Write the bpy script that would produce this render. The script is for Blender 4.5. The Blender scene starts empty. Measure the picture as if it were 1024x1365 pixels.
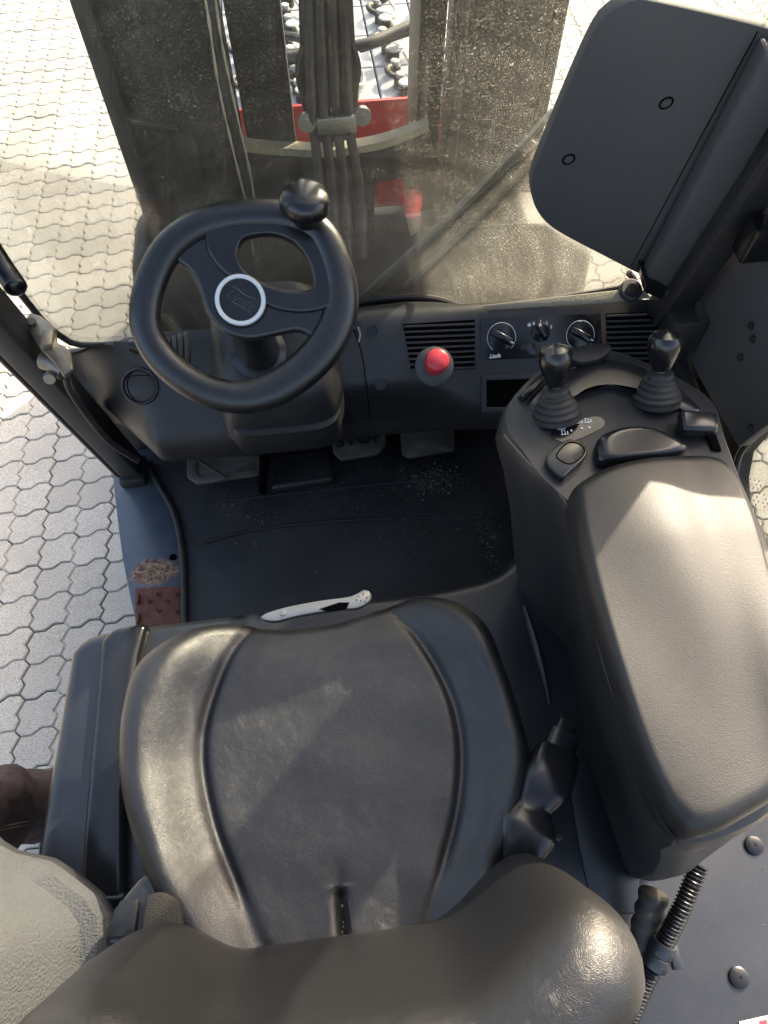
import bpy, bmesh, math, random
from mathutils import Vector, Matrix, Euler
random.seed(7)
R = math.radians
S = bpy.context.scene
COL = S.collection

# ------------------------------------------------------------------ camera
F, PITCH, YAW, CAMH = 939.0, R(60), R(7), 2.1
cd = bpy.data.cameras.new('camera'); cam = bpy.data.objects.new('camera', cd); COL.objects.link(cam)
cam.location = (0, 0, CAMH); cam.rotation_euler = (R(30), 0, -YAW)
cd.sensor_fit = 'VERTICAL'; cd.sensor_height = 36.0; cd.lens = 36.0 * F / 1365.0
cd.clip_start = 0.02; cd.clip_end = 300
S.camera = cam

# ------------------------------------------------------------------ light
SUN_EL, SUN_AZ = R(33), R(45)          # azimuth measured from +Y towards +X
w = bpy.data.worlds.new('World'); S.world = w; w.use_nodes = True
nt = w.node_tree; bg = nt.nodes['Background']
sky = nt.nodes.new('ShaderNodeTexSky'); sky.sky_type = 'NISHITA'; sky.sun_disc = False
sky.sun_elevation = SUN_EL; sky.sun_rotation = SUN_AZ
sky.air_density = 1.0; sky.dust_density = 5.0; sky.ozone_density = 0.6
nt.links.new(sky.outputs[0], bg.inputs[0]); bg.inputs[1].default_value = 0.15
sd = bpy.data.lights.new('sun', 'SUN'); sun = bpy.data.objects.new('sun', sd); COL.objects.link(sun)
sd.energy = 2.2; sd.angle = R(0.5); sd.color = (1.0, 0.90, 0.73)
sv = Vector((math.sin(SUN_AZ) * math.cos(SUN_EL), math.cos(SUN_AZ) * math.cos(SUN_EL), math.sin(SUN_EL)))
sun.rotation_euler = sv.to_track_quat('Z', 'Y').to_euler(); sun.location = sv * 20
S.view_settings.view_transform = 'Standard'; S.view_settings.look = 'None'
S.view_settings.exposure = 2.1; S.view_settings.gamma = 1.0
S.view_settings.use_curve_mapping = False
S.view_settings.use_white_balance = True; S.view_settings.white_balance_temperature = 6900; S.view_settings.white_balance_tint = 10

# ------------------------------------------------------------------ measuring: a photo pixel met with a plane of the place
def ray(px, py):
    u = (px - 512) / F; v = (py - 682.5) / F
    g = math.cos(PITCH) - v * math.sin(PITCH); d = math.sin(PITCH) + v * math.cos(PITCH)
    return Vector((u * math.cos(YAW) + g * math.sin(YAW), -u * math.sin(YAW) + g * math.cos(YAW), -d))
def Z(px, py, z):
    r = ray(px, py); return Vector((0, 0, CAMH)) + r * ((z - CAMH) / r.z)
def Y(px, py, y):
    r = ray(px, py); return Vector((0, 0, CAMH)) + r * (y / r.y)
def X(px, py, x):
    r = ray(px, py); return Vector((0, 0, CAMH)) + r * (x / r.x)
def PL(px, py, p0, n):
    r = ray(px, py); c = Vector((0, 0, CAMH)); return c + r * ((p0 - c).dot(n) / r.dot(n))
def Zs(pts, z): return [Z(a, b, z) for a, b in pts]

# ------------------------------------------------------------------ mesh helpers
def cr(pts, n, closed=False):
    """Catmull-Rom resample to n points, evenly by arc length"""
    P = [Vector(p) for p in pts]; m = len(P); out = []
    seg = m if closed else m - 1
    for i in range(seg):
        if closed: a, b, c, d = P[(i-1) % m], P[i], P[(i+1) % m], P[(i+2) % m]
        else: a, b, c, d = P[max(i-1, 0)], P[i], P[i+1], P[min(i+2, m-1)]
        for k in range(12):
            t = k / 12
            out.append(0.5*((2*b) + (c-a)*t + (2*a-5*b+4*c-d)*t*t + (3*b-a-3*c+d)*t**3))
    out.append(P[0].copy() if closed else P[-1].copy())
    L = [0]
    for i in range(1, len(out)): L.append(L[-1] + (out[i]-out[i-1]).length)
    res = []; j = 0
    for k in range(n):
        s = L[-1] * k / (n if closed else n-1)
        while j < len(L)-2 and L[j+1] < s: j += 1
        dl = L[j+1]-L[j]; t = 0 if dl < 1e-9 else (s-L[j])/dl
        res.append(out[j].lerp(out[j+1], t))
    return res

ROOT_OF = {}
def link(name, me, parent=None, mat=None, smooth=True, label=None, angle=40):
    o = bpy.data.objects.new(name, me); COL.objects.link(o)
    if mat is not None and not me.materials: me.materials.append(mat)
    if parent is not None:
        o.parent = parent
        q = parent; off = Vector((0, 0, 0))
        while q is not None:
            off += q.location + (q.matrix_parent_inverse.translation if q.parent else Vector((0, 0, 0))); q = q.parent
        o.matrix_parent_inverse = Matrix.Translation(-off)
    if smooth:
        for p in me.polygons: p.use_smooth = True
        try: me.set_sharp_from_angle(angle=R(angle))
        except Exception: pass
    if label: o['label'] = label
    return o
def empty(name, loc, label, cat, group=None):
    o = bpy.data.objects.new(name, None); COL.objects.link(o); o.location = loc
    o['label'] = label; o['category'] = cat
    if group: o['group'] = group
    return o
class MB:
    def __init__(s): s.v = []; s.f = []
    def add(s, vs, fs):
        b = len(s.v); s.v += [tuple(p) for p in vs]; s.f += [tuple(i+b for i in f) for f in fs]; return b
    def loft(s, rings, closed=True, cap0=True, cap1=True):
        n = len(rings[0]); vs = [p for r in rings for p in r]; fs = []
        for i in range(len(rings)-1):
            for j in range(n if closed else n-1):
                a = i*n+j; b = i*n+(j+1) % n
                fs.append((a, b, b+n, a+n))
        if closed and cap0: fs.append(tuple(reversed(range(n))))
        if closed and cap1: fs.append(tuple((len(rings)-1)*n+j for j in range(n)))
        s.add(vs, fs)
    def tube(s, path, r, n=10, cap=True):
        P = [Vector(p) for p in path]; rings = []; up = None
        for i, p in enumerate(P):
            t = (P[min(i+1, len(P)-1)] - P[max(i-1, 0)]).normalized()
            if up is None:
                up = Vector((0, 0, 1)) if abs(t.z) < .9 else Vector((1, 0, 0))
            a = t.cross(up).normalized(); up = a.cross(t).normalized()
            rr = r(i/(len(P)-1)) if callable(r) else r
            rings.append([p + (a*math.cos(2*math.pi*k/n) + up*math.sin(2*math.pi*k/n))*rr for k in range(n)])
        s.loft(rings, True, cap, cap)
    def ring_tube(s, path, rfun, n=14, nrm=Vector((0, 0, 1))):
        P = [Vector(p) for p in path]; m = len(P); rings = []
        for i, p in enumerate(P):
            t = (P[(i+1) % m]-P[i-1]).normalized(); a = t.cross(nrm).normalized(); b = a.cross(t)
            rr = rfun(i/m)
            rings.append([p + (a*math.cos(2*math.pi*k/n)*rr[0] + b*math.sin(2*math.pi*k/n)*rr[1]) for k in range(n)])
        rings.append(rings[0]); s.loft(rings, True, False, False)
    def lathe(s, prof, origin, axis, n=28):
        axis = Vector(axis).normalized(); q = Vector((1, 0, 0)) if abs(axis.x) < .8 else Vector((0, 1, 0))
        a = axis.cross(q).normalized(); b = axis.cross(a); o = Vector(origin)
        rings = [[o + axis*h + (a*math.cos(2*math.pi*k/n)+b*math.sin(2*math.pi*k/n))*max(r, 1e-5) for k in range(n)] for r, h in prof]
        s.loft(rings)
    def box(s, c, d, M=None):
        c = Vector(c); vs = []
        for x in (-.5, .5):
            for y in (-.5, .5):
                for z in (-.5, .5):
                    p = Vector((x*d[0], y*d[1], z*d[2])); p = M @ p if M else p; vs.append(c+p)
        s.add(vs, [(0,1,3,2),(4,6,7,5),(0,4,5,1),(2,3,7,6),(0,2,6,4),(1,5,7,3)])
    def prism(s, outline, vec):
        vec = Vector(vec); s.loft([[Vector(p) for p in outline], [Vector(p)+vec for p in outline]])
    def patch(s, outline, hfun, edge=.12, drop=.03, wall=0.0, nr=14, inner=0.0):
        """a padded top: outline in xy, height from hfun, its rim rolled over by 'drop' and a wall below it"""
        c = Vector((sum(p[0] for p in outline), sum(p[1] for p in outline)))/len(outline); n = len(outline)
        rings = []
        for i in range(1, nr+1):
            r = (1-edge)*i/nr
            rings.append([Vector((c.x+(p[0]-c.x)*r, c.y+(p[1]-c.y)*r, hfun(c.x+(p[0]-c.x)*r, c.y+(p[1]-c.y)*r))) for p in outline])
        for k in range(1, 9):
            t = k/8*math.pi/2; r = 1-edge+edge*math.sin(t)
            rings.append([Vector((c.x+(p[0]-c.x)*r, c.y+(p[1]-c.y)*r, hfun(c.x+(p[0]-c.x)*r, c.y+(p[1]-c.y)*r)-drop*(1-math.cos(t)))) for p in outline])
        if wall:
            rings.append([Vector((q.x-(q.x-c.x)*inner, q.y-(q.y-c.y)*inner, q.z-wall)) for q in rings[-1]])
        b = len(s.v); vs = [Vector((c.x, c.y, hfun(c.x, c.y)))] + [p for r in rings for p in r]; fs = []
        for j in range(n): fs.append((0, 1+j, 1+(j+1) % n))
        for i in range(len(rings)-1):
            for j in range(n):
                a = 1+i*n+j; d = 1+i*n+(j+1) % n; fs.append((a, a+n, d+n, d))
        fs.append(tuple(1+(len(rings)-1)*n+j for j in range(n)))
        s.add(vs, fs)
    def mesh(s, name='m', bevel=0, seg=2, angle=30, sub=0):
        me = bpy.data.meshes.new(name); me.from_pydata(s.v, [], s.f); me.validate()
        bm = bmesh.new(); bm.from_mesh(me)
        bmesh.ops.recalc_face_normals(bm, faces=bm.faces)
        if bevel:
            es = [e for e in bm.edges if len(e.link_faces) == 2 and e.calc_face_angle(0) > R(angle)]
            bmesh.ops.bevel(bm, geom=es, offset=bevel, segments=seg, profile=.5, affect='EDGES', clamp_overlap=True)
        bm.to_mesh(me); bm.free(); return me
    def obj(s, name, mat, parent=None, bevel=0, seg=2, smooth=True, label=None, angle=30):
        me = s.mesh(name, bevel, seg, angle)
        return link(name, me, parent, mat, smooth, label)

def curve_plate(name, outer, holes, M, depth, bevel, mat, parent, label=None):
    """flat plate with holes and rounded edges; outlines are 2-D, M puts it in the place"""
    c = bpy.data.curves.new(name, 'CURVE'); c.dimensions = '2D'; c.fill_mode = 'BOTH'
    c.extrude = depth/2; c.bevel_depth = bevel; c.bevel_resolution = 3
    for pts in [outer]+holes:
        sp = c.splines.new('POLY'); sp.points.add(len(pts)-1); sp.use_cyclic_u = True
        for p, q in zip(sp.points, pts): p.co = (q[0], q[1], 0, 1)
    t = bpy.data.objects.new('t', c); COL.objects.link(t)
    dg = bpy.context.evaluated_depsgraph_get(); me = bpy.data.meshes.new_from_object(t.evaluated_get(dg))
    bpy.data.objects.remove(t); me.transform(M)
    return link(name, me, parent, mat, True, label)
def text_mesh(body, size, M, depth=.0004, shear=0.0, bold=0.0):
    c = bpy.data.curves.new('txt', 'FONT'); c.body = body; c.size = size; c.align_x = 'CENTER'; c.align_y = 'CENTER'
    c.extrude = depth; c.shear = shear; c.offset = bold; c.resolution_u = 3
    t = bpy.data.objects.new('t', c); COL.objects.link(t)
    dg = bpy.context.evaluated_depsgraph_get(); me = bpy.data.meshes.new_from_object(t.evaluated_get(dg))
    bpy.data.objects.remove(t); me.transform(M); return me
def frame(o, xdir, n):
    n = Vector(n).normalized(); x = Vector(xdir); x = (x-n*x.dot(n)).normalized(); y = n.cross(x)
    M = Matrix((x, y, n)).transposed().to_4x4(); M.translation = Vector(o); return M
def smooth01(t): t = max(0, min(1, t)); return t*t*(3-2*t)

# ------------------------------------------------------------------ materials
def mat(name, base, rough=.5, metal=0.0, grain=0, grain_d=0.0, dust=None, dust_amt=.35, dust_scale=6, spec=.5, coat=0.0, leather=0, noise=False):
    m = bpy.data.materials.new(name); m.use_nodes = True; t = m.node_tree; N = t.nodes; L = t.links
    b = N['Principled BSDF']; b.inputs['Base Color'].default_value = (*base, 1); b.inputs['Roughness'].default_value = rough
    b.inputs['Metallic'].default_value = metal; b.inputs['Specular IOR Level'].default_value = spec
    b.inputs['Coat Weight'].default_value = coat
    tc = N.new('ShaderNodeTexCoord')
    if dust:
        n1 = N.new('ShaderNodeTexNoise'); n1.inputs['Scale'].default_value = dust_scale; n1.inputs['Detail'].default_value = 8
        n1.inputs['Roughness'].default_value = .7
        L.new(tc.outputs['Object'], n1.inputs['Vector'])
        r = N.new('ShaderNodeValToRGB'); r.color_ramp.elements[0].position = .42; r.color_ramp.elements[1].position = .78
        L.new(n1.outputs['Fac'], r.inputs['Fac'])
        mu = N.new('ShaderNodeMath'); mu.operation = 'MULTIPLY'; mu.inputs[1].default_value = dust_amt
        L.new(r.outputs['Color'], mu.inputs[0])
        mx = N.new('ShaderNodeMix'); mx.data_type = 'RGBA'; mx.inputs[6].default_value = (*base, 1); mx.inputs[7].default_value = (*dust, 1)
        L.new(mu.outputs[0], mx.inputs[0]); L.new(mx.outputs[2], b.inputs['Base Color'])
        ro = N.new('ShaderNodeMapRange'); ro.inputs['To Min'].default_value = rough; ro.inputs['To Max'].default_value = min(1, rough+.3)
        L.new(mu.outputs[0], ro.inputs['Value']); L.new(ro.outputs[0], b.inputs['Roughness'])
    h = None
    if grain:
        n2 = N.new('ShaderNodeTexNoise' if (leather or noise) else 'ShaderNodeTexVoronoi')
        n2.inputs['Scale'].default_value = grain
        L.new(tc.outputs['Object'], n2.inputs['Vector']); h = n2.outputs[0]
    if leather:
        nz = N.new('ShaderNodeTexNoise'); nz.inputs['Scale'].default_value = 9; nz.inputs['Detail'].default_value = 4
        L.new(tc.outputs['Object'], nz.inputs['Vector'])
        mxv = N.new('ShaderNodeMix'); mxv.data_type = 'RGBA'; mxv.blend_type = 'LINEAR_LIGHT'; mxv.inputs[0].default_value = .06
        L.new(tc.outputs['Object'], mxv.inputs[6]); L.new(nz.outputs['Color'], mxv.inputs[7])
        v = N.new('ShaderNodeTexVoronoi'); v.feature = 'DISTANCE_TO_EDGE'; v.inputs['Scale'].default_value = leather
        L.new(mxv.outputs[2], v.inputs['Vector'])
        v2 = N.new('ShaderNodeTexVoronoi'); v2.feature = 'DISTANCE_TO_EDGE'; v2.inputs['Scale'].default_value = leather*.28
        L.new(mxv.outputs[2], v2.inputs['Vector'])
        r1 = N.new('ShaderNodeMapRange'); r1.inputs['From Max'].default_value = .12; L.new(v.outputs['Distance'], r1.inputs['Value'])
        r2 = N.new('ShaderNodeMapRange'); r2.inputs['From Max'].default_value = .05; L.new(v2.outputs['Distance'], r2.inputs['Value'])
        a = N.new('ShaderNodeMath'); a.operation = 'MULTIPLY_ADD'; a.inputs[1].default_value = .6
        L.new(r2.outputs[0], a.inputs[0]); L.new(r1.outputs[0], a.inputs[2])
        if h is not None:
            a2 = N.new('ShaderNodeMath'); a2.operation = 'ADD'; L.new(a.outputs[0], a2.inputs[0]); L.new(h, a2.inputs[1]); h = a2.outputs[0]
        else: h = a.outputs[0]
    if h is not None:
        bp = N.new('ShaderNodeBump'); bp.inputs['Strength'].default_value = .6; bp.inputs['Distance'].default_value = grain_d
        L.new(h, bp.inputs['Height']); L.new(bp.outputs[0], b.inputs['Normal'])
    return m
DUST = (.13, .11, .085)
M_vinyl = mat('black_vinyl', (.0105, .0108, .0116), .40, grain=900, grain_d=.00015, leather=420, dust=(.03, .03, .03), dust_amt=.05, dust_scale=3, spec=.7)
M_pad = mat('pad_vinyl', (.0105, .0106, .011), .41, grain=850, grain_d=.00026, dust=(.10, .095, .08), dust_amt=0.15, dust_scale=5, spec=.45)
M_dash = mat('dash_plastic', (.020, .0205, .022), 0.42, grain=700, grain_d=.0003, dust=DUST, dust_amt=0.17, dust_scale=9)
M_smooth = mat('smooth_black_plastic', (0.0088, 0.0094, 0.0110), 0.22, grain=600, grain_d=.0001, dust=(.06, .055, .05), dust_amt=0.15, dust_scale=14)
M_rim = mat('grained_rim_plastic', (0.0077, 0.0083, 0.0094), 0.26, grain=800, grain_d=.0003, dust=(.05, .046, .04), dust_amt=0.12, dust_scale=10, spec=.6)
M_gloss = mat('gloss_black', (.006, .006, .007), .23, spec=.6, grain=60, grain_d=.0002)
M_panel = mat('panel_plastic', (.072, .073, .076), .55, grain=700, grain_d=.0002, dust=(.10, .10, .10), dust_amt=.25, dust_scale=4)
M_pedal = mat('dusty_rubber', (.060, .056, .050), .7, grain=300, grain_d=.0006, dust=(.24, .22, .18), dust_amt=.6, dust_scale=25)
M_rubber = mat('rubber', (0.0144, 0.0144, 0.0144), .6, dust=DUST, dust_amt=0.30, dust_scale=20)
M_mat = mat('rubber_mat', (.0075, .008, .0095), .60, grain=900, grain_d=.0003, dust=(.07, .068, .065), dust_amt=.38, dust_scale=7)
M_paint = mat('grey_paint', (0.0165, 0.0198, 0.0253), .33, grain=300, grain_d=.0001, dust=(.13, .12, .10), dust_amt=0.13, dust_scale=8, spec=.6)
M_hood = mat('hood_plastic', (0.0154, 0.0176, 0.0220), 0.28, grain=900, grain_d=.0002, dust=(.11, .105, .1), dust_amt=0.15, dust_scale=6, spec=.6)
M_steel = mat('bare_steel', (.42, .41, .38), .38, .9, grain=200, grain_d=.0002, dust=(.2, .17, .12), dust_amt=.5, dust_scale=30)
M_alu = mat('cast_aluminium', (.36, .36, .34), .42, .55, grain=900, grain_d=.0002)
M_silver = mat('silver_ring', (.62, .63, .62), .4, .3)
M_mast = mat('mast_paint', (0.0110, 0.0110, 0.0110), .5, grain=250, grain_d=.0004, dust=(.10, .092, .078), dust_amt=0.27, dust_scale=12)
M_hole = mat('dark_opening', (.002, .002, .002), .95, spec=.05)
M_red = mat('red_plastic', (.62, .045, .06), .30, grain=300, grain_d=.0001, coat=.2)
M_redpaint = mat('red_paint', (.33, .014, .012), .4, dust=(.12, .05, .03), dust_amt=.3)
M_white = mat('white_print', (.75, .75, .74), .5)
M_cell = mat('cell_plastic', (.30, .32, .35), .45, dust=(.28, .26, .22), dust_amt=.4, dust_scale=14)
M_hose = mat('clear_hose', (.5, .46, .33), .35)
M_capgrey = mat('cap_grey', (.34, .34, .32), .5, dust=(.12, .11, .1), dust_amt=.6, dust_scale=40)
M_web = mat('belt_webbing', (.016, .014, .012), .8, grain=500, grain_d=.001)
M_crumb = mat('crumbs', (.17, .16, .14), .9)
M_sand = mat('dust_and_lit_edge', (.30, .27, .20), .85, grain=250, grain_d=.001, dust=(.12, .10, .08), dust_amt=.5)  # dust tone, also used as painted sunlight on the mast edges
M_jean = mat('brown_denim', (.055, .032, .030), .85, grain=26, grain_d=.020, noise=True, dust=(.13, .09, .085), dust_amt=.6, dust_scale=24)
M_fleece = mat('grey_fleece', (.100, .102, .104), .95, grain=330, grain_d=.006, noise=True)
M_hem = mat('dark_binding', (.03, .03, .03), .7)
M_skin = mat('skin', (.42, .25, .18), .5)
M_shoe = mat('shoe', (.03, .025, .02), .6)
M_hair = mat('hair', (.03, .02, .012), .7)

def rust_mat():
    m = mat('rusty_steel', (.10, .030, .020), .75, grain=160, grain_d=.0015, dust=(.22, .11, .06), dust_amt=.6, dust_scale=60); return m
M_rust = rust_mat()
def sill_mat(center, rad):
    m = mat('sill_paint', (.045, .062, .085), .35, grain=120, grain_d=.0002, dust=(.14, .14, .14), dust_amt=.35, dust_scale=14, spec=.6)
    t = m.node_tree; N = t.nodes; L = t.links; b = N['Principled BSDF']
    src = b.inputs['Base Color'].links[0].from_socket; rs = b.inputs['Roughness'].links[0].from_socket
    g = N.new('ShaderNodeNewGeometry')
    mp = N.new('ShaderNodeVectorMath'); mp.operation = 'SUBTRACT'; mp.inputs[1].default_value = center
    L.new(g.outputs['Position'], mp.inputs[0])
    sc = N.new('ShaderNodeVectorMath'); sc.operation = 'MULTIPLY'; sc.inputs[1].default_value = (1/rad[0], 1/rad[1], 0)
    L.new(mp.outputs[0], sc.inputs[0])
    ln = N.new('ShaderNodeVectorMath'); ln.operation = 'LENGTH'; L.new(sc.outputs[0], ln.inputs[0])
    n = N.new('ShaderNodeTexNoise'); n.inputs['Scale'].default_value = 45; n.inputs['Detail'].default_value = 8; n.inputs['Roughness'].default_value = .75
    L.new(g.outputs['Position'], n.inputs['Vector'])
    a = N.new('ShaderNodeMath'); a.operation = 'MULTIPLY_ADD'; a.inputs[1].default_value = 1.5
    L.new(n.outputs['Fac'], a.inputs[0]); L.new(ln.outputs['Value'], a.inputs[2])
    r = N.new('ShaderNodeMapRange'); r.inputs['From Min'].default_value = 1.75; r.inputs['From Max'].default_value = 1.45
    L.new(a.outputs[0], r.inputs['Value'])
    rc = N.new('ShaderNodeValToRGB'); rc.color_ramp.elements[0].color = (.09, .035, .018, 1); rc.color_ramp.elements[1].color = (.33, .22, .14, 1)
    rc.color_ramp.elements[0].position = .38; rc.color_ramp.elements[1].position = .62
    n2 = N.new('ShaderNodeTexNoise'); n2.inputs['Scale'].default_value = 160; n2.inputs['Detail'].default_value = 4
    L.new(g.outputs['Position'], n2.inputs['Vector']); n2.inputs['Scale'].default_value = 110; n2.inputs['Distortion'].default_value = 1.2; L.new(n2.outputs['Fac'], rc.inputs['Fac'])
    mx = N.new('ShaderNodeMix'); mx.data_type = 'RGBA'; L.new(r.outputs[0], mx.inputs[0]); L.new(src, mx.inputs[6]); L.new(rc.outputs[0], mx.inputs[7])
    L.new(mx.outputs[2], b.inputs['Base Color'])
    m2 = N.new('ShaderNodeMix'); m2.data_type = 'FLOAT'; L.new(r.outputs[0], m2.inputs[0]); L.new(rs, m2.inputs[2]); m2.inputs[3].default_value = .9
    L.new(m2.outputs[0], b.inputs['Roughness'])
    return m
def paver_mat():
    m = bpy.data.materials.new('paver_concrete'); m.use_nodes = True; t = m.node_tree; N = t.nodes; L = t.links; b = N['Principled BSDF']
    g = N.new('ShaderNodeNewGeometry'); oi = N.new('ShaderNodeObjectInfo')
    n = N.new('ShaderNodeTexNoise'); n.inputs['Scale'].default_value = 260; n.inputs['Detail'].default_value = 3
    L.new(g.outputs['Position'], n.inputs['Vector'])
    n2 = N.new('ShaderNodeTexNoise'); n2.inputs['Scale'].default_value = 3.5; n2.inputs['Detail'].default_value = 6
    L.new(g.outputs['Position'], n2.inputs['Vector'])
    r = N.new('ShaderNodeValToRGB'); e = r.color_ramp.elements
    e[0].position = .30; e[0].color = (.25, .235, .205, 1); e[1].position = .62; e[1].color = (.47, .445, .39, 1)
    L.new(n.outputs['Fac'], r.inputs['Fac'])
    r2 = N.new('ShaderNodeMapRange'); r2.inputs['From Min'].default_value = .3; r2.inputs['From Max'].default_value = .7
    r2.inputs['To Min'].default_value = .86; r2.inputs['To Max'].default_value = 1.1; L.new(n2.outputs['Fac'], r2.inputs['Value'])
    r3 = N.new('ShaderNodeMapRange'); r3.inputs['To Min'].default_value = .88; r3.inputs['To Max'].default_value = 1.08; L.new(oi.outputs['Random'], r3.inputs['Value'])
    mm = N.new('ShaderNodeMath'); mm.operation = 'MULTIPLY'; L.new(r2.outputs[0], mm.inputs[0]); L.new(r3.outputs[0], mm.inputs[1])
    mx = N.new('ShaderNodeVectorMath'); mx.operation = 'SCALE'; L.new(r.outputs[0], mx.inputs[0]); L.new(mm.outputs[0], mx.inputs['Scale'])
    L.new(mx.outputs[0], b.inputs['Base Color']); b.inputs['Roughness'].default_value = .9
    bp = N.new('ShaderNodeBump'); bp.inputs['Strength'].default_value = .5; bp.inputs['Distance'].default_value = .001
    L.new(n.outputs['Fac'], bp.inputs['Height']); L.new(bp.outputs[0], b.inputs['Normal'])
    return m
M_paver = paver_mat()
M_joint = mat('joint_sand', (.115, .105, .085), .95, grain=300, grain_d=.003)

def glass_mat(name, dirt):
    m = bpy.data.materials.new(name); m.use_nodes = True; t = m.node_tree; N = t.nodes; L = t.links
    N.remove(N['Principled BSDF']); out = N['Material Output']
    tr = N.new('ShaderNodeBsdfTransparent'); tr.inputs[0].default_value = (.95, .97, .95, 1)
    gl = N.new('ShaderNodeBsdfGlossy'); gl.inputs['Roughness'].default_value = .02
    fr = N.new('ShaderNodeFresnel'); fr.inputs[0].default_value = 1.35
    fm = N.new('ShaderNodeMath'); fm.operation = 'MULTIPLY'; fm.inputs[1].default_value = .6; L.new(fr.outputs[0], fm.inputs[0])
    m1 = N.new('ShaderNodeMixShader'); L.new(fm.outputs[0], m1.inputs[0]); L.new(tr.outputs[0], m1.inputs[1]); L.new(gl.outputs[0], m1.inputs[2])
    last = m1.outputs[0]
    if dirt:
        tc = N.new('ShaderNodeTexCoord')
        def noise(sc, d, lo, hi, vec=None, rough=.6):
            n = N.new('ShaderNodeTexNoise'); n.inputs['Scale'].default_value = sc; n.inputs['Detail'].default_value = d; n.inputs['Roughness'].default_value = rough
            L.new(vec or tc.outputs['Object'], n.inputs['Vector'])
            r = N.new('ShaderNodeMapRange'); r.inputs['From Min'].default_value = lo; r.inputs['From Max'].default_value = hi; L.new(n.outputs['Fac'], r.inputs['Value']); return r.outputs[0]
        def op(o, a, b2):
            q = N.new('ShaderNodeMath'); q.operation = o
            for i, s_ in enumerate((a, b2)):
                if isinstance(s_, (int, float)): q.inputs[i].default_value = s_
                else: L.new(s_, q.inputs[i])
            return q.outputs[0]
        fine = noise(850, 1, .60, .68); mid = noise(240, 2, .65, .70); big = noise(5, 5, .30, .75)
        mp = N.new('ShaderNodeMapping'); mp.inputs['Scale'].default_value = (60, 60, 1.2); L.new(tc.outputs['Object'], mp.inputs['Vector'])
        streak = noise(1, 3, .55, .8, mp.outputs[0])
        sx = N.new('ShaderNodeSeparateXYZ'); L.new(tc.outputs['Object'], sx.inputs[0])
        gx = N.new('ShaderNodeMapRange'); gx.inputs['From Min'].default_value = .18; gx.inputs['From Max'].default_value = .34; L.new(sx.outputs[0], gx.inputs['Value'])  # denser speckle on the right puts the sunlight there into the dirt
        gz = N.new('ShaderNodeMapRange'); gz.inputs['From Min'].default_value = 1.42; gz.inputs['From Max'].default_value = 1.12; L.new(sx.outputs[2], gz.inputs['Value'])
        dens = op('ADD', op('ADD', op('MULTIPLY', big, .55), .11), op('MULTIPLY', op('MULTIPLY', gx.outputs[0], op('ADD', big, .35)), .62))
        vx = N.new('ShaderNodeVectorMath'); vx.operation = 'SUBTRACT'; vx.inputs[1].default_value = (.08, 1.04, 1.08); L.new(tc.outputs['Object'], vx.inputs[0])
        ln = N.new('ShaderNodeVectorMath'); ln.operation = 'LENGTH'; L.new(vx.outputs[0], ln.inputs[0])
        an = N.new('ShaderNodeTexNoise'); an.noise_dimensions = '1D'; an.inputs['Scale'].default_value = 38; an.inputs['Detail'].default_value = 5; L.new(ln.outputs['Value'], an.inputs['W'])
        arc = N.new('ShaderNodeMapRange'); arc.inputs['From Min'].default_value = .35; arc.inputs['From Max'].default_value = .68; arc.inputs['To Min'].default_value = .72; arc.inputs['To Max'].default_value = 1.15; L.new(an.outputs['Fac'], arc.inputs['Value'])
        f = op('MULTIPLY', op('MULTIPLY', op('MAXIMUM', fine, mid), dens), arc.outputs[0])
        haze_ = op('ADD', op('MULTIPLY', op('MULTIPLY', streak, big), .10), op('MULTIPLY', op('MULTIPLY', gz.outputs[0], big), .09))
        f = op('ADD', op('MULTIPLY', f, .8), op('ADD', op('MULTIPLY', arc.outputs[0], .016), haze_))
        f = op('MINIMUM', op('MULTIPLY', f, dirt), .9)
        df = N.new('ShaderNodeBsdfDiffuse'); df.inputs[0].default_value = (.44, .425, .385, 1)
        tl = N.new('ShaderNodeBsdfTranslucent'); tl.inputs[0].default_value = (.44, .425, .385, 1)
        m2 = N.new('ShaderNodeMixShader'); m2.inputs[0].default_value = .6; L.new(df.outputs[0], m2.inputs[1]); L.new(tl.outputs[0], m2.inputs[2])
        m3 = N.new('ShaderNodeMixShader'); L.new(f, m3.inputs[0]); L.new(last, m3.inputs[1]); L.new(m2.outputs[0], m3.inputs[2]); last = m3.outputs[0]
    L.new(last, out.inputs['Surface']); return m
M_glass = glass_mat('dusty_glass', 1.0)
M_glass_clean = glass_mat('clean_glass', 0.0)

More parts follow.
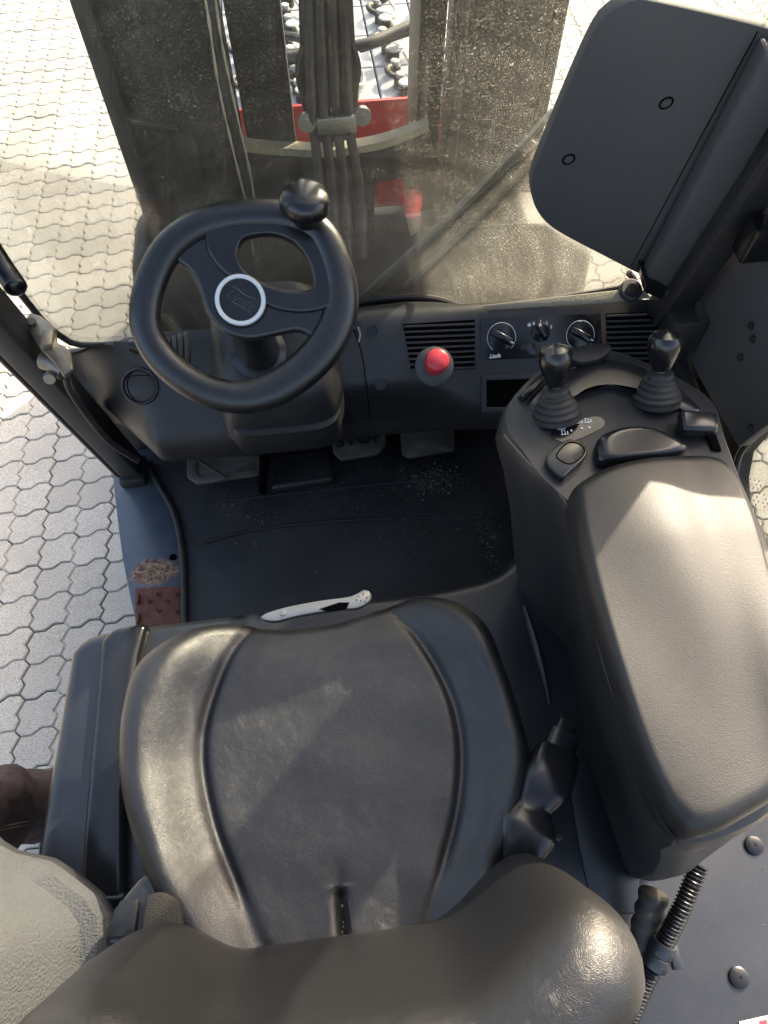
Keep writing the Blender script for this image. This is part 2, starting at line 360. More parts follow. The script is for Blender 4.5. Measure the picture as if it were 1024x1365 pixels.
# ================================================================== GROUND: wavy double pavers
PW, PH = .2205, .216; X0, Y0 = -.995, .691           # one stone and the corner it starts from
CW, CH = PW/2, PH/2
CELL = [(0,0),(.30,0),(.54,.18),(.83,.175),(.93,.44),(.82,.61),(1,1),(.83,1.175),(.54,1.18),(.30,1),(0,1),(-.18,.61),(-.07,.44),(-.17,.175)]
def inset(poly, d):
    n = len(poly); out = []
    for i in range(n):
        p0, p1, p2 = Vector(poly[i-1]), Vector(poly[i]), Vector(poly[(i+1) % n])
        e1 = (p1-p0).normalized(); e2 = (p2-p1).normalized()
        n1 = Vector((-e1.y, e1.x)); n2 = Vector((-e2.y, e2.x)); b = (n1+n2); l = b.length
        b = b/l if l > 1e-6 else n1
        out.append(p1 + b*(d/max(.45, b.dot(n1))))
    return out
def paver_mesh(lite=False):
    mb = MB()
    for i in range(2):
        for j in range(2):
            poly = [Vector(((i+a)*CW, (j+b)*CH)) for a, b in CELL]
            top = [Vector((p.x, p.y, 0)) for p in inset(poly, .0052)]
            mid = [Vector((p.x, p.y, -.0045)) for p in inset(poly, .0018)]
            low = [Vector((p.x, p.y, -.026)) for p in inset(poly, .0018)]
            n = len(poly); vs = top + mid + ([] if lite else low); fs = [tuple(range(n))]
            for k in range(n):
                q = (k+1) % n; fs.append((k, k+n, q+n, q))
                if not lite: fs.append((k+n, k+2*n, q+2*n, q+n))
            mb.add(vs, fs)
    # the shallow false joints between the four fields of one stone
    def strip(pl):
        pl = [Vector(p) for p in pl]; L_ = []; R_ = []
        for i, p in enumerate(pl):
            t = (pl[min(i+1, len(pl)-1)]-pl[max(i-1, 0)]).normalized(); nn = Vector((-t.y, t.x))*.0035
            L_.append(Vector((p.x+nn.x, p.y+nn.y, -.0058))); R_.append(Vector((p.x-nn.x, p.y-nn.y, -.0058)))
        m = len(pl); mb.add(L_+R_, [(i, i+1, m+i+1, m+i) for i in range(m-1)])
    Vl = [(0,0),(-.17,.175),(-.07,.44),(-.18,.61),(0,1)]; Hl = [(0,0),(.30,0),(.54,.18),(.83,.175)]
    strip([((1+a)*CW, (b)*CH) for a, b in Vl] + [((1+a)*CW, (1+b)*CH) for a, b in Vl[1:]])
    strip([(a*CW, (1+b)*CH) for a, b in Hl] + [((1+a)*CW, (1+b)*CH) for a, b in Hl])
    me = mb.mesh('paver'); return me
g = MB(); g.add([(-60,-60,-.0145),(60,-60,-.0145),(60,60,-.0145),(-60,60,-.0145)], [(0,1,2,3)])
ground = g.obj('ground', M_joint, None, smooth=False); ground['kind'] = 'structure'
ground['label'] = 'yard paved with pale grey wavy concrete stones'; ground['category'] = 'ground'
def proj(p):
    x, y, z = p[0], p[1], p[2]-CAMH
    l = x*math.cos(YAW)-y*math.sin(YAW); f = x*math.sin(YAW)+y*math.cos(YAW)
    dep = f*math.cos(PITCH)-z*math.sin(PITCH); dn = -f*math.sin(PITCH)-z*math.cos(PITCH)
    return (512+F*l/dep, 682.5+F*dn/dep, dep)
pm = paver_mesh(); pm.materials.append(M_paver)
cells = [(i, j) for i in range(-18, 28) for j in range(-9, 34)]
near = []
for i, j in cells:
    cx, cy = X0+(i+.5)*PW, Y0+(j+.5)*PH; a, b, d = proj((cx, cy, 0))
    if d < .3 or not (-60 < a < 1084 and -40 < b < 1400): continue
    vis = (cx < -.42 and a < 290) or (cx > .4 and cy > 1.9 and a > 700 and b < 120) or (a > 960 and 480 < b < 790) or (cx > .45 and a > 740 and b < 400 and cy > 1.3)
    if vis: near.append((d, i, j))
near.sort(); near = near[:300]; nset = {(i, j) for _, i, j in near}
for k, (_, i, j) in enumerate(near):
    o = bpy.data.objects.new('paver', pm); COL.objects.link(o); o.parent = ground
    o.location = (X0+i*PW, Y0+j*PH, random.uniform(-.0012, .0012)); o.rotation_euler = (random.gauss(0, .004), random.gauss(0, .004), 0)
for p in pm.polygons: p.use_smooth = False
far = MB(); lm = paver_mesh(True); lv = [v.co.copy() for v in lm.vertices]; lf = [tuple(p.vertices) for p in lm.polygons]
for i, j in cells:
    if (i, j) in nset: continue
    d = Vector((X0+i*PW, Y0+j*PH, random.uniform(-.001, .001))); far.add([v+d for v in lv], lf)
fm_ = bpy.data.meshes.new('pavers'); fm_.from_pydata(far.v, [], far.f)
fo = link('paver_field', fm_, ground, M_paver, False); fo['kind'] = 'stuff'

# ================================================================== FORKLIFT
fork = empty('forklift', (.07, .3, 0), 'black driver\'s cab of a forklift truck with vinyl seat, steering wheel, levers and lifting mast', 'forklift')

# --- floor, sill, hood
fl = MB()
tubepx = [(196, 622), (214, 650), (232, 684), (241, 722), (245, 770), (246, 850)]
trim = cr(Zs(tubepx, .695), 30)
op = [Vector((p.x+.002, p.y, .69)) for p in cr(Zs(tubepx, .69), 16)]
out = op + [Vector((-.36, .40, .69)), Vector((.40, .40, .69)), Vector((.47, .9, .69)), Vector((.47, 1.12, .69)), Vector((-.40, 1.12, .69))]
fl.prism(out, (0, 0, -.012)); mat_o = fl.obj('floor_mat', M_mat, fork, bevel=.002)
rb = MB()
for pts in ([(272, 724), (350, 705), (480, 693), (655, 690)], [(300, 668), (420, 655), (560, 640), (620, 632)]):
    path = cr(Zs(pts, .690), 24); rb.tube(path, lambda t: .0045, 8)
rb.obj('tread_rib', M_mat, mat_o)
t = MB(); t.tube(trim, .0075, 10); t.obj('edge_trim', M_rubber, fork)
sp = [(150, 632), (152, 655), (156, 690), (163, 745), (172, 790), (183, 840), (186, 880), (252, 880)] + list(reversed(tubepx[:-1])) + [(222, 588), (180, 600)]
hole_c = Z(231, 743, .685); rust_c = Z(207, 762, .685)
s_ = MB(); s_.prism(Zs(sp, .685), (0, 0, -.06)); sill = s_.obj('sill_plate', sill_mat(rust_c, (.062, .036)), fork, bevel=.004)
h = MB(); h.lathe([(0, 0), (.0085, 0), (.0085, .0012), (0, .0012)], hole_c, (0, 0, 1), 20); h.obj('drain_hole', M_hole, sill)
st = MB(); st.prism(Zs([(180, 784), (241, 781), (243, 850), (181, 850)], .691), (0, 0, -.006))
for y0 in (792, 818):
    a = Z(185, y0, .692); st.box(a+Vector((0, -.012, .003)), (.005, .024, .008))
step = st.obj('rusty_bracket', M_rust, fork, bevel=.0015)
for p in [(199, 801), (211, 814), (224, 801), (236, 792), (211, 792), (236, 815)]:
    q = MB(); c = Z(*p, .692); q.lathe([(.0022, -.003), (.0046, -.003), (.0046, .003), (.0025, .003), (.0022, -.002)], c, (0, 0, 1), 14); q.obj('stud', M_rust, step)
# lower body below the sill
b = MB(); b.prism([(-.50, .05, .62), (-.47, 1.02, .62), (-.44, 1.25, .62), (.60, 1.25, .62), (.63, 1.02, .62), (.63, .05, .62)], (0, 0, -.42)); b.obj('chassis', M_mast, fork, bevel=.02)
crumb = MB()
def scatter(n, cx, cy, sx, sy, z, size, mb):
    for _ in range(n):
        x = random.gauss(cx, sx); y = random.gauss(cy, sy); s = size*random.uniform(.3, 1.0)*(2 if random.random() < .06 else 1)
        a = random.random()*6.28
        vs = [(x+math.cos(a+k*2.09)*s*random.uniform(.6, 1.2), y+math.sin(a+k*2.09)*s*random.uniform(.6, 1.2), z) for k in range(3)]+[(x, y, z+s*.9)]
        mb.add(vs, [(0,1,3),(1,2,3),(2,0,3)])
for c, n, sx, sy in [((575, 640), 420, .035, .022), ((650, 712), 160, .016, .05), ((330, 690), 130, .05, .035), ((470, 655), 70, .1, .03), ((500, 700), 60, .1, .05)]:
    q = Z(*c, .69); scatter(n, q.x, q.y, sx, sy, .6905, .0024, crumb)
cr_o = crumb.obj('crumbs', M_crumb, mat_o, smooth=False); cr_o['kind'] = 'stuff'

hoodz = .95
hp = cr([Z(*p, hoodz) for p in [(92, 868), (112, 848), (150, 838), (250, 824), (350, 812), (450, 800), (560, 787), (640, 771), (672, 754), (692, 730), (706, 700), (714, 672)]], 48)
hood_out = [Vector((-.505, .10, hoodz)), Vector((-.52, -.5, hoodz))]
hood_out = hp + [Vector((.42, .72, hoodz)), Vector((.60, .66, hoodz)), Vector((.62, -.5, hoodz)), Vector((-.515, -.5, hoodz)), Vector((-.505, .10, hoodz))]
hd = MB(); hd.prism(hood_out, (0, 0, -.30)); hood = hd.obj('engine_hood', M_hood, fork, bevel=.022, seg=4, angle=50)
# raised side cover left of the seat
sc_ = [Z(*p, .975) for p in [(133, 852), (150, 836), (172, 832), (197, 828), (186, 870), (172, 960), (166, 1060), (166, 1200), (104, 1200), (112, 1080), (124, 960)]]
q = MB(); q.prism(sc_, (0, 0, -.04)); q.obj('side_cover', M_smooth, fork, bevel=.012, seg=3, angle=35)
q = MB(); path = cr([Z(*p, .951) for p in [(699, 808), (712, 850), (725, 900), (733, 940)]], 14); q.tube(path, lambda t: .004+.004*math.sin(math.pi*t), 8); q.obj('stiffening_rib', M_hood, hood)

q = MB(); q.box((.075, 1.075, .82), (1.17, .03, .32)); q.obj('bulkhead', M_mat, fork, bevel=.004)
q = MB(); q.box((.685, .60, .87), (.02, .92, .40)); q.obj('side_wall', M_mat, fork, bevel=.004)

# --- seat
sz = 1.15
seat_px = [(163, 1010), (168, 950), (188, 885), (240, 838), (310, 822), (370, 826), (440, 820), (500, 800), (560, 786), (608, 795), (645, 830), (668, 885), (690, 950), (706, 1020), (690, 1090), (668, 1160), (640, 1260), (450, 1320), (290, 1320), (225, 1240), (185, 1130), (168, 1065)]
so = cr([Vector((*Z(*p, sz-.012).xy, 0)) for p in seat_px], 240, True)
lcr = [Z(*p, sz) for p in [(372, 800), (318, 850), (282, 925), (268, 1000), (282, 1090), (318, 1190), (360, 1290)]]
rcr = [Z(*p, sz) for p in [(505, 790), (560, 850), (600, 920), (616, 990), (612, 1070), (590, 1160), (560, 1260)]]
def xat(line, y):
    l = sorted(line, key=lambda p: p.y)
    if y <= l[0].y: return l[0].x
    for a, b in zip(l, l[1:]):
        if y <= b.y: return a.x+(b.x-a.x)*(y-a.y)/(b.y-a.y)
    return l[-1].x
lfine = cr(lcr, 160); rfine = cr(rcr, 160)
slit = [Z(452, 1180, sz), Z(461, 1290, sz)]
def seat_h(x, y):
    dl = xat(lfine, y)-x; dr = x-xat(rfine, y); d = max(dl, dr)
    hh = sz - .006*math.cos(max(-1, min(1, (x+.05)/.2))*1.4)
    front = smooth01((y-.30)/.13)
    back = 1-.5*smooth01((.10-y)/.12)
    hh += .040*smooth01(d/.075)*(1-.6*front)*back
    hh -= .0085*math.exp(-(d/.0075)**2)*(1-.55*front)*(.35+.65*smooth01((y-.01)/.06))
    hh -= .022*smooth01((y-.33)/.10)
    xs = slit[0].x+(slit[1].x-slit[0].x)*(y-slit[0].y)/(slit[1].y-slit[0].y)
    if y < slit[0].y: hh -= .013*math.exp(-((x-xs)/.0055)**2)*smooth01((slit[0].y-y)/.012)
    else: hh -= .003*math.exp(-((x-xs)/.01)**2-((y-slit[0].y)/.02)**2)
    hh += .0012*math.sin(x*31+y*17)*math.sin(y*41-x*9)
    return hh
sm = MB(); sm.patch(so, seat_h, edge=.13, drop=.05, wall=.045, nr=120, inner=.06)
seat = bpy.data.objects.new('driver_seat', None); COL.objects.link(seat); seat.parent = fork; seat.location = Vector((-.05, .2, .97))-fork.location
sm.obj('seat_cushion', M_vinyl, seat)
q = MB(); scatter(60, slit[1].x, slit[1].y+.03, .0014, .028, sz-.012, .0011, q); scatter(20, Z(600, 1160, sz).x, Z(600, 1160, sz).y, .002, .02, sz-.002, .001, q)
o = q.obj('crumbs', M_crumb, seat, smooth=False); o['kind'] = 'stuff'
q = MB(); q.prism([Vector((p.x*.86-.007, p.y*.86+.02, 1.07)) for p in so[::10]], (0, 0, -.12)); q.obj('seat_suspension', M_rubber, seat, bevel=.01)
# backrest: lofted along its width
def backrest():
    mb = MB(); rings = []; xl, xr, xc = -.330, .214, -.05; NX = 72
    for i in range(NX+1):
        u = -1+2*i/NX; uu = math.sin(u*math.pi/2); x = xc+(xr-xl)/2*uu+(xl+xr)/2-xc
        end = max(0.0, 1-abs(uu)**8)**.5
        d = abs(uu)
        bol = smooth01((d-.36)/.34) if uu < 0 else smooth01((d-.38)/.50)
        yf = -.062+(.040*bol if uu < 0 else .070*bol)
        zt = 1.435+.014*bol
        sc = .18+.82*end
        ring = []
        prof = [(0, -.30), (.012, -.2), (.0, -.1), (-.006, -.055), (-.018, -.022), (-.040, -.004), (-.066, .002), (-.095, -.004), (-.118, -.025), (-.13, -.07), (-.13, -.3)]
        for (py, pz) in prof:
            yy = yf+py+(-pz)*.14; zz = zt+pz
            mid_y, mid_z = yf-.06, zt-.15
            ring.append(Vector((x, mid_y+(yy-mid_y)*sc, mid_z+(zz-mid_z)*(.55+.45*end))))
        rings.append(cr(ring, 34, True))
    mb.loft(rings); return mb
br = backrest().obj('backrest', M_vinyl, seat)
# lever in front of the seat
lv = [Z(*p, 1.09) for p in [(346, 822), (372, 811), (420, 801), (468, 794), (488, 784), (496, 797), (478, 810), (450, 812), (400, 820), (365, 828)]]
q = MB(); q.prism(cr(lv, 36, True), (0, 0, -.012)); sl = q.obj('seat_adjuster', M_alu, seat, bevel=.003)
q = MB(); q.lathe([(0, -.002), (.0055, -.002), (.005, .0025), (0, .003)], Z(378, 817, 1.09), (0, 0, 1), 16); q.obj('pivot_pin', M_steel, sl)
q = MB(); q.prism([Z(*p, 1.0908) for p in [(425, 812), (452, 803), (466, 803), (462, 811), (440, 815)]], (0, 0, -.002)); q.obj('finger_slot', M_hole, sl)
for p in [(478, 795), (484, 792), (489, 797), (481, 801), (486, 802), (475, 800)]:
    q = MB(); q.lathe([(0, 0), (.0011, 0), (.0011, .0008), (0, .0008)], Z(*p, 1.0905), (0, 0, 1), 8); q.obj('dimple', M_hole, sl)
# belt retractor (left) and buckle (right)
q = MB(); rr = [Z(*p, 1.17) for p in [(192, 1160), (228, 1170), (250, 1200), (262, 1262), (130, 1262), (150, 1210)]]
q.prism(rr, (0, 0, -.07)); ret = q.obj('belt_retractor', M_smooth, seat, bevel=.012, seg=3)
q = MB(); q.prism([Z(*p, 1.176) for p in [(160, 1200), (185, 1198), (178, 1248), (140, 1250)]], (0, 0, -.006)); q.obj('belt_guide', M_smooth, ret, bevel=.002)
q = MB(); wb = [Z(*p, 1.185) for p in [(196, 1192), (216, 1188), (240, 1200), (243, 1262), (186, 1262), (190, 1220)]]
q.prism(wb, (0, 0, -.02)); q.obj('belt_webbing', M_web, ret, bevel=.004)
q = MB(); bz = 1.16
q.loft([[Z(x-w, y-w*.35, bz+dz) for x, y, w, dz in []]]) if False else None
def blob(rings, n=20):
    mb = MB(); out_ = []
    for c, ax, ay, nrm in rings:
        nrm = Vector(nrm).normalized(); a = nrm.cross(Vector((0, 0, 1))).normalized(); b2 = a.cross(nrm)
        out_.append([Vector(c)+a*math.copysign(abs(math.cos(th))**.7, math.cos(th))*ax+b2*math.copysign(abs(math.sin(th))**.7, math.sin(th))*ay for th in [2*math.pi*k/n for k in range(n)]])
    mb.loft(out_); return mb
c0, c1, c2, c3, c4 = Z(744, 1000, 1.15), Z(728, 1046, 1.165), Z(710, 1075, 1.16), Z(700, 1112, 1.165), Z(680, 1170, 1.145)
d = (c4-c0)
q = blob([(c0, .028, .020, d), (c0+d*.02, .030, .022, d), (c0.lerp(c1, .5), .032, .023, d), (c1, .032, .022, d), (c1.lerp(c2, .6), .027, .020, d), (c2, .023, .018, d), (c2.lerp(c3, .30), .029, .020, d), (c2.lerp(c3, .65), .036, .023, d), (c3, .036, .023, d), (c3.lerp(c4, .6), .025, .018, d), (c4, .013, .01, d)])
bk = q.obj('belt_buckle', M_smooth, seat)
c5 = Z(758, 962, 1.145)
q = blob([(c0+Vector((0, 0, -.002)), .022, .014, d), (c0.lerp(c5, .6), .021, .013, d), (c0.lerp(c5, .62), .014, .006, d), (c5, .013, .005, d)]); q.obj('buckle_slot', M_smooth, bk)

# --- windscreen plane
GK = .22; GN = Vector((0, -1, -GK)).normalized(); G0 = Vector((0, 1.045, 1.10))
def GP(px, py, off=0.0): return PL(px, py, G0-GN*off, GN)
def GX(x, z): return Vector((x, 1.045-GK*(z-1.10), z))
gp = [(100, 458), (120, 462), (200, 457), (330, 452), (420, 430), (478, 404), (540, 396), (580, 398), (620, 410), (660, 410), (740, 398), (840, 380)]
_gb = [GP(*p) for p in gp]
def zg(x):
    if x <= _gb[0].x: return _gb[0].z
    for a, b in zip(_gb, _gb[1:]):
        if x <= b.x: return a.z+(b.z-a.z)*(x-a.x)/(b.x-a.x)
    return _gb[-1].z
# --- dash
def dash():
    mb = MB(); rings = []
    xs = [-.50+k*1.15/76 for k in range(77)]
    for x in xs:
        e = smooth01((.06-abs(x+.44 if x < -.38 else 10))/.06)*0
        lf = max(0, min(1, (-.33-x)/.13)); rg = smooth01((x-.50)/.14)
        o_ = -.03*lf-.02*rg; dy = .16*lf+.05*rg
        low = .055*smooth01((x+.03)/.05)*(1-smooth01((x-.15)/.20)) if x > -.1 else 0
        zt = zg(x); yt = 1.045-GK*(zt-1.10)-.004; yt -= .006; prof = [(yt, zt-.06), (yt, zt-.007), (.998, zt+.55*(1.163-zt)), (.962, 1.157), (.93, 1.14), (.822+low, 1.04+low*.92), (.808+low, 1.018+low), (.806+low, .99+low*.8), (.825+low, .95), (.89, .88), (1.05, .84)]
        pr = cr([Vector((x, yy+(dy if 3 < k < 10 else 0)*smooth01((1.0-yy)/.18), zz+(o_ if 0 < k < 5 else o_*.3))) for k, (yy, zz) in enumerate(prof)], 60, False)
        rings.append(pr)
    mb.loft(rings); return mb
dsh = dash().obj('dashboard', M_dash, fork, label=None)
DP0 = Vector((0, .93, 1.14)); DN = Vector((0, -.92, 1)).normalized()        # plane of the sloping dash face
def D(px, py, lift=0.0): return PL(px, py, DP0, DN)+DN*lift
def disc(name, px, py, r, h, m, par, lift=0, n=28, prof=None, label=None):
    mb = MB(); c = D(px, py, lift)
    mb.lathe(prof or [(0, -.004), (r, -.004), (r, h*.7), (r*.96, h), (0, h)], c, DN, n); return mb.obj(name, m, par, label=label)
# round air vent at the left
v = MB(); c = D(187, 515, .0)
v.lathe([(.034, -.006), (.034, .003), (.032, .0055), (.0295, .0055), (.029, .001), (.029, -.006)], c, DN, 36); vent = v.obj('round_air_vent', M_dash, dsh)
v = MB(); v.lathe([(0, -.004), (.0285, -.004), (.0285, .002), (.026, .0035), (0, .0042)], c, DN, 32); v.obj('vent_flap', M_dash, vent)
v = MB(); ux_ = Vector((1, 0, 0)); uy_ = DN.cross(ux_)
v.tube([c+DN*.0042+ux_*(-.010+.012*(1-(k/6-1)**2)*-1)+uy_*(.027*(k/6-1)) for k in range(13)], .0008, 6)
v.tube([c+DN*.0040+ux_*(.027*(k/6-1))*.8+uy_*(.020-.003*(k/6-1)**2) for k in range(13)], .0007, 6); v.obj('vent_line', M_hole, vent)
# left and right speaker grilles: slats stand proud over a dark recess
def grille(pts_fn, rows, name):
    back = MB(); o_ = None
    root_pts = pts_fn('frame'); back.prism([D(*p, .0012) for p in root_pts], DN*.0006); par = back.obj(name, M_hole, dsh)
    for (a, b2) in rows:
        mb = MB(); A, B = D(*a, .0015), D(*b2, .0015); t = (B-A).normalized(); u = DN.cross(t)
        mb.loft([[A+u*.0022+DN*0, A+u*.0015+DN*.003, A-u*.0015+DN*.003, A-u*.0022], [B+u*.0022, B+u*.0015+DN*.003, B-u*.0015+DN*.003, B-u*.0022]]); mb.obj('slat', M_dash, par, smooth=False)
lrows = []
for k in range(9):
    y0 = 433.5+k*7.2; x0 = 538+k*1.2; lrows.append(((x0, y0+2), (633, y0-1.6)))
grille(lambda _: [(537, 432), (633, 426), (633, 492), (590, 493), (549, 495)], lrows, 'speaker_grille')
rrows = []
for k in range(9):
    y0 = 420.5+k*7.2; rrows.append(((808, y0+1), (862+min(22, k*5), y0-1)))
grille(lambda _: [(807, 418), (858, 416), (874, 428), (884, 450), (886, 482), (810, 484)], rrows, 'speaker_grille')
# heater control panel and knobs
cp = MB(); cp.prism([D(*p, .0) for p in [(640, 424), (800, 418), (803, 464), (800, 474), (640, 480)]], DN*.003); panel = cp.obj('heater_panel', M_smooth, dsh, bevel=.0008)
def knob(px, py, r, ang, bigring):
    k = MB(); c = D(px, py, .003)
    k.lathe([(0, 0), (r, 0), (r*.98, .004), (r*.9, .005), (0, .005)], c, DN, 30); kk = k.obj('rotary_knob', M_smooth, panel)
    if bigring:
        rg = MB(); n = 40; pa = []
        ux2 = Vector((1, 0, 0)); uy2 = DN.cross(ux2)
        for i in range(n+1):
            th = R(-60+ang*0)+R(300)*i/n - R(0); th = R(230)-R(280)*i/n
            pa.append(c+DN*.0004+(ux2*math.cos(th)+uy2*math.sin(th))*r*1.13)
        rg.tube(pa, .0006, 5); rg.obj('dial_ring', M_silver, kk)
    ux2 = Vector((math.cos(ang), 0, 0))+DN.cross(Vector((1, 0, 0)))*math.sin(ang); vy = DN.cross(ux2)
    g_ = MB(); w_ = r*.30
    def rg_(s, ww, hh): return [c+ux2*s+vy*ww+DN*.004, c+ux2*s+vy*ww*.75+DN*hh, c+ux2*s-vy*ww*.75+DN*hh, c+ux2*s-vy*ww+DN*.004]
    g_.loft([rg_(-r*.98, w_*.8, .010), rg_(-r*.5, w_, .016), rg_(r*.6, w_, .017), rg_(r*1.0, w_*.85, .013)]); g_.obj('knob_grip', M_gloss, kk, bevel=.0012)
    p_ = MB(); p_.box(c+ux2*r*.8+DN*.0165, (.0055, .0022, .001), Matrix((ux2, vy, DN)).transposed()); p_.obj('pointer', M_white, kk)
knob(668, 450, .0238, R(-33), True); knob(720, 443, .0175, R(117), False); knob(773, 447, .0238, R(-33), True)
for (tx, px, py, sz_) in [('0', 711, 431.5, .008), ('1', 720, 429, .008), ('2', 728, 431, .008), ('3', 734, 436, .008), ('*', 705, 435.5, .016), ('~', 773, 428, .012)]:
    me = text_mesh(tx, sz_, frame(D(px, py, .0036), (1, 0, 0), DN), bold=.0003); me.materials.append(M_white); link('dial_mark', me, panel, None, False)
me = text_mesh('Linde', .0095, frame(D(659, 474.5, .0036), (1, .03, 0), DN), shear=.4, bold=.0003); me.materials.append(M_white); link('maker_logo', me, panel, None, False)
q = MB(); q.box(D(659, 476.8, .0035), (.022, .0012, .0006)); q.obj('logo_bar', M_white, panel)
q = MB(); q.prism([D(*p, .0032) for p in [(694, 459), (713, 459), (713, 472), (694, 472)]], DN*.0007); q.obj('blank_switch', M_smooth, panel, bevel=.0004)
# storage slot
q = MB(); fr_o = [(642, 500), (762, 496), (762, 548), (642, 550)]; fr_i = [(648, 507), (755, 503), (755, 541), (648, 543)]
A = [D(*p, .0) for p in fr_o]; B = [D(*p, .004) for p in fr_o]; C_ = [D(*p, .004) for p in fr_i]; E_ = [D(*p, .0) for p in fr_i]
q.loft([A, B, C_, E_], True, False, False); slot = q.obj('storage_slot', M_dash, dsh, bevel=.001)
q = MB(); q.prism([D(*p, .0006) for p in fr_i], DN*.0006); q.obj('slot_opening', M_hole, slot)
# emergency stop
c = D(579, 488, .0)
e = MB(); e.lathe([(0, -.01), (.037, -.01), (.037, .003), (.034, .006), (.024, .007), (0, .007)], c, DN, 44); es = e.obj('stop_button_base', M_panel, dsh)
e = MB(); e.lathe([(0, .004), (.0185, .004), (.0185, .010), (.0200, .0115), (.0200, .014), (.0185, .0155), (.0185, .022), (.0212, .024), (.0218, .044), (.0205, .0485), (.0165, .0515), (0, .0525)], c, Vector((0, -.55, 1)), 40)
e.obj('stop_button', M_red, es, label='red mushroom emergency stop button')
for p in [(497, 441), (507, 512)]:
    disc('panel_screw', *p, .0105, .003, M_smooth, dsh, prof=[(0, 0), (.0105, 0), (.0105, .0022), (.0075, .0022), (.0065, .0006), (.003, .0006), (.0026, .0016), (0, .0016)], lift=.0008)
q = MB(); q.tube([D(477, 436, .003)+Vector((0, 0, 0)), D(480, 446, .004), D(478, 456, .003)], .0022, 8); q.obj('key', M_steel, dsh)
disc('key_lock', 475, 434, .009, .004, M_smooth, dsh)
q = MB(); q.tube(cr([D(*p, .0006) for p in [(472, 440), (482, 470), (488, 510), (494, 560)]], 14), .0011, 6); q.obj('panel_seam', M_hole, dsh)
# steering column covers
def ringbox(xa, xb, ya, yb, za, zb, n=32, p=.45):
    cx, cy = (xa+xb)/2, (ya+yb)/2; out_ = []
    for k in range(n):
        th = 2*math.pi*k/n; a = math.copysign(abs(math.cos(th))**p, math.cos(th)); b2 = math.copysign(abs(math.sin(th))**p, math.sin(th))
        out_.append(Vector((cx+a*(xb-xa)/2, cy+b2*(yb-ya)/2, (za+zb)/2+b2*(zb-za)/2)))
    return out_
cv = MB(); cv.loft([ringbox(-.205, .03, .79, 1.0, 1.02, 1.14), ringbox(-.20, .025, .785, .99, 1.08, 1.20), ringbox(-.185, .01, .785, .965, 1.14, 1.245), ringbox(-.172, -.004, .792, .95, 1.16, 1.262), ringbox(-.15, -.02, .81, .93, 1.175, 1.262)])
colc = cv.obj('column_cover', M_dash, fork)
cv = MB(); cv.loft([ringbox(-.19, .022, .825, .93, .95, .95), ringbox(-.19, .022, .795, .93, .985, 1.0), ringbox(-.19, .022, .778, .93, 1.04, 1.09), ringbox(-.185, .02, .775, .93, 1.07, 1.12)])
lowc = cv.obj('lower_column_cover', M_dash, fork)
for p in [(347, 583), (428, 570)]:
    q = MB(); q.lathe([(0, 0), (.008, 0), (.0075, .002), (0, .0025)], Y(*p, .784), (0, -1, .25), 18); q.obj('cover_screw', M_smooth, lowc)
# --- steering wheel, built in its own plane
WN = Vector((0, -.60, .80)).normalized(); WO = PL(323, 405, Vector((-.104, .735, 1.42)), Vector((0, 0, 1)))
WX = Vector((1, 0, 0)); WY = WN.cross(WX)
def W2(px, py):
    p = PL(px, py, WO, WN)-WO; return Vector((p.dot(WX), p.dot(WY)))
def W3(px, py, h=0): return PL(px, py, WO, WN)+WN*h
WM = Matrix((WX, WY, WN)).transposed().to_4x4(); WM.translation = WO
wheel = bpy.data.objects.new('steering_wheel', None); COL.objects.link(wheel); wheel.parent = fork; wheel.location = WO-fork.location
rim_px = [(193, 425), (200, 380), (222, 335), (258, 305), (300, 291), (345, 287), (390, 291), (425, 308), (445, 345), (455, 390), (449, 430), (428, 468), (395, 500), (355, 523), (312, 529), (268, 517), (230, 492), (205, 462)]
rim = cr([W3(*p) for p in rim_px], 96, True)
rm = MB(); rm.ring_tube(rim, lambda t: (.0208+.0046*math.exp(-((t-.62)/.16)**2), .0165), 16, WN); rimo = rm.obj('rim', M_rim, wheel)
def plate(name, outer, holes, m, depth, bev, h, smoothn=60, label=None):
    M = WM.copy(); M.translation = WO+WN*h
    return curve_plate(name, [tuple(p) for p in cr([Vector((*W2(*p), 0)) for p in outer], smoothn, True)], [[tuple(p) for p in cr([Vector((*W2(*p), 0)) for p in hh], smoothn, True)] for hh in holes], M, depth, bev, m, wheel, label)
arms = [(232, 330), (262, 308), (290, 310), (300, 340), (318, 366), (345, 380), (362, 396), (385, 408), (420, 410), (455, 398), (452, 430), (430, 448), (400, 436), (372, 440), (335, 447), (305, 440), (283, 418), (272, 385), (258, 358), (242, 346)]
plate('spoke', arms, [], M_rim, .012, .006, -.006)
loop_o = [(281, 330), (282, 306), (300, 291), (345, 286), (385, 290), (420, 303), (440, 340), (450, 385), (443, 402), (420, 412), (390, 413), (360, 405), (340, 385), (320, 372), (302, 362), (288, 345)]
loop_i = [(314, 335), (322, 318), (345, 311), (372, 312), (398, 325), (416, 350), (424, 378), (420, 390), (404, 394), (378, 392), (352, 384), (328, 368), (317, 352)]
plate('spoke_insert', loop_o, [loop_i], M_smooth, .010, .005, .002)
hc = W3(322, 402)
hb = MB(); hb.lathe([(0, -.02), (.037, -.02), (.037, .004), (.0345, .010), (0, .012)], hc, WN, 44); hub = hb.obj('hub', M_rim, wheel)
hb = MB(); hb.lathe([(.0275, .010), (.0275, .0135), (.0285, .0145), (.0325, .0145), (.0335, .0130), (.0335, .009)], hc, WN, 48); hb.obj('hub_ring', M_silver, wheel)
hb = MB(); hb.lathe([(0, .008), (.0275, .008), (.0272, .0132), (.02, .0138), (0, .0140)], hc, WN, 44); cap = hb.obj('hub_cap', M_smooth, wheel)
rot = WX*math.cos(R(-36))+WY*math.sin(R(-36))
